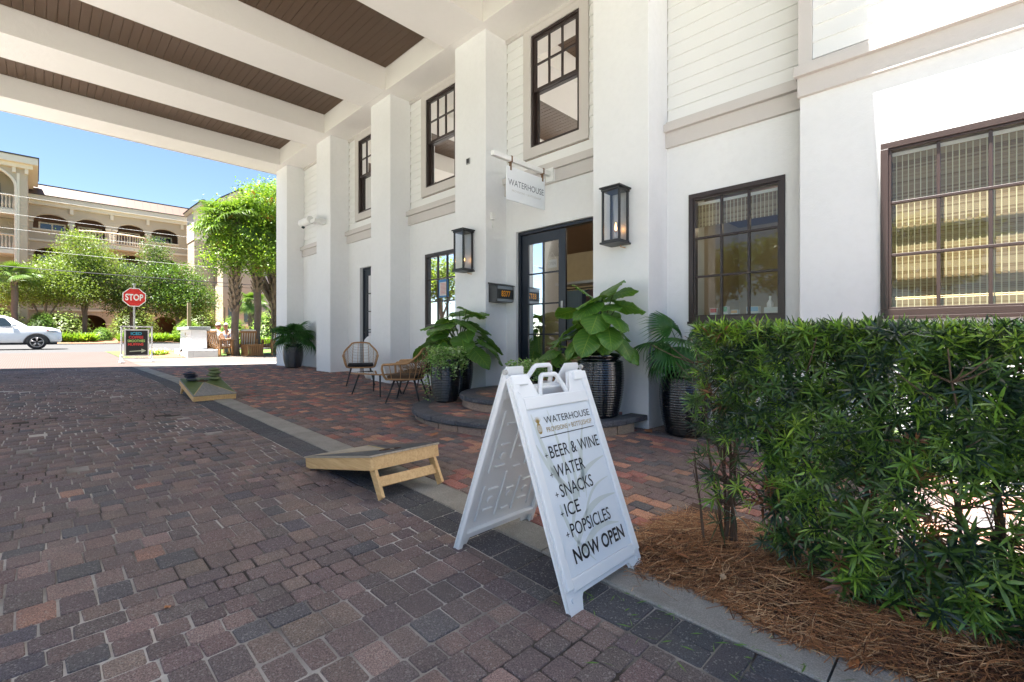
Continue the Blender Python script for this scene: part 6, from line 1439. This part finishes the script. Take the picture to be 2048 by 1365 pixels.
# ---------------- white car ----------------
car = thing('car', 'white sport utility car on the road at the left edge', 'car', 33.8, -1.35, gz(33.8), math.pi/2)
CP = mat('white_car_paint', (.80, .81, .83), .12, spec=.7, var=.02)
# stations along local x (rear -2.3 .. nose +2.28): x, half width, sill z, shoulder z
S_ = [(-2.3, .70, .50, .98), (-2.15, .84, .38, 1.06), (-1.5, .94, .30, 1.10), (-.6, .96, .28, 1.08), (.4, .96, .28, 1.06), (1.0, .95, .29, 1.09), (1.5, .93, .30, 1.08), (1.95, .86, .31, 1.02), (2.2, .74, .34, .93), (2.28, .58, .42, .80)]
vs = []; n_ = 10
for x, w_, z0, z1 in S_:
    crown = z1+(.035 if x < .7 else .05)
    for (yy, zz) in ((0, z0-.0), (w_*.82, z0), (w_*.97, z0+.07), (w_*1.0, z0+.25*(z1-z0)+.05), (w_*1.005, (z0+z1)/2+.04), (w_*.985, z1-.14), (w_*.95, z1-.04), (w_*.86, z1+.005), (w_*.45, crown), (0, crown+.008)): vs.append((x, yy, zz))
body = MB(); fs = []
for i in range(len(S_)-1):
    for k in range(n_-1): a = i*n_+k; fs.append((a, a+1, a+n_+1, a+n_))
fs += [tuple(range(n_))[::-1], tuple(range((len(S_)-1)*n_, len(S_)*n_))]
body.add(vs, fs); body.add([(x, -y, z) for x, y, z in vs], [f[::-1] for f in fs]); o = body.build('body', CP, car, local=True, smooth=True)
# greenhouse
G_ = [(-2.2, .74, 1.12, .62, 1.14), (-1.95, .80, 1.12, .66, 1.52), (-1.4, .86, 1.12, .66, 1.66), (-.4, .88, 1.10, .66, 1.70), (.25, .88, 1.09, .64, 1.64), (.55, .87, 1.09, .62, 1.52), (1.12, .84, 1.08, .70, 1.12)]
vs = []; fs = []
for x, wb, zb, wt, zt in G_: vs += [(x, wb, zb), (x, (wb*.45+wt*.55), zb+(zt-zb)*.6), (x, wt, zt-.03*(zt > 1.2)), (x, wt*.8, zt), (x, 0, zt+.02*(zt > 1.2))]
for i in range(len(G_)-1):
    for k in range(4): a = i*5+k; fs.append((a, a+1, a+6, a+5))
gb = MB().add(vs, fs); gb.add([(x, -y, z) for x, y, z in vs], [f[::-1] for f in fs]); gb.build('roof', CP, car, local=True, smooth=True)
for s_ in (-1, 1):
    for pts in ([(-.30, 1.13), (.60, 1.13), (.30, 1.52), (-.30, 1.60)], [(-1.25, 1.14), (-.38, 1.13), (-.38, 1.60), (-1.20, 1.58)], [(-1.9, 1.18), (-1.33, 1.15), (-1.28, 1.56), (-1.7, 1.46)]):
        def yy(z): return .875-(.875-.665)*max(0, (z-1.12))/.55*.92+.012
        MB().add([(x, s_*yy(z), z) for x, z in pts], [tuple(range(4))]).build('side_window', M['darkglass'], car, local=True)
    b = MB(); b.box(.52, .70, s_*.90-.02, s_*1.02+.02 if s_ > 0 else s_*.9, 1.10, 1.24) if s_ > 0 else b.box(.52, .70, -1.04, -.88, 1.10, 1.24); b.build('mirror', CP, car, local=True, bevel=.04, seg=3)
    b = MB(); b.tube([(2.20, s_*.66, .86), (1.95, s_*.865, .90), (1.72, s_*.91, .93)], [.03, .055, .02], 8); b.build('headlight', flat('headlamp', (.25, .3, .35), .1, spec=.8), car, local=True, smooth=True); b = MB(); b.tube([(1.80, s_*.925, .955), (1.62, s_*.94, .965)], [.022, .01], 6); b.build('indicator', flat('indicator_amber', (.8, .16, .05), .2), car, local=True)
    b = MB(); b.tube([(2.14, s_*.74, .52), (2.19, s_*.70, .52)], .055, 12); b.build('fog_lamp', M['whitepaint'], car, local=True)
    for xw in (1.38, -1.42):
        w_ = MB(); w_.tube([(xw, s_*.72, .36), (xw, s_*.965, .36)], .36, 28); W_ = w_.build('wheel', M['cushion'], car, local=True, bevel=.03, seg=3)
        r_ = MB(); r_.tube([(xw, s_*.967, .36), (xw, s_*.972, .36)], .245, 28); r_.build('rim_shadow', M['black'], W_, local=True); r_ = MB()
        for k in range(5):
            a = 2*math.pi*k/5+.3
            for da in (-.13, .13): r_.tube([(xw+.04*math.cos(a), s_*.985, .36+.04*math.sin(a)), (xw+.225*math.cos(a+da), s_*.98, .36+.225*math.sin(a+da))], [.02, .017], 5)
        r_.tube([(xw+.235*math.cos(2*math.pi*k/28), s_*.978, .36+.235*math.sin(2*math.pi*k/28)) for k in range(28)], .018, 5, closed=True); r_.build('rim', mat('alloy', (.45, .42, .40), .3, metal=.7), W_, local=True, smooth=True)
        a_ = MB(); a_.tube([(xw+.43*math.cos(math.pi*k/16), s_*.945, .33+.43*math.sin(math.pi*k/16)) for k in range(17)], .045, 6); a_.build('wheel_arch', M['cushion'], car, local=True)
        MB().add([(xw+.42*math.cos(math.pi*k/12), s_*.972, .33+.42*math.sin(math.pi*k/12)) for k in range(13)], [tuple(range(13))]).build('wheel_well', M['black'], car, local=True)
MB().add([(1.14, y, 1.13) for y in (-.80, .80)]+[(.58, y, 1.53) for y in (.60, -.60)], [(0, 1, 2, 3)]).build('windscreen', M['darkglass'], car, local=True)
b = MB(); b.box(-2.05, 2.1, -.90, .90, .24, .33); b.build('underbody', M['cushion'], car, local=True); b = MB(); b.box(2.18, 2.27, -.50, .50, .40, .60); b.build('grille', M['black'], car, local=True, bevel=.02)

# first light sits at the ceiling lamp, the others are added room fill
for x, y in ((-3.95, 7.2), (-1.6, 7.4), (-7.2, 7.4)):
    ld = bpy.data.lights.new('shop_lamp_and_fill', 'POINT'); ld.energy = 4; ld.color = (1, .82, .58); ld.shadow_soft_size = .1
    lo = link(bpy.data.objects.new('shop_lamp_and_fill', ld)); lo.location = (x, y, 3.02)
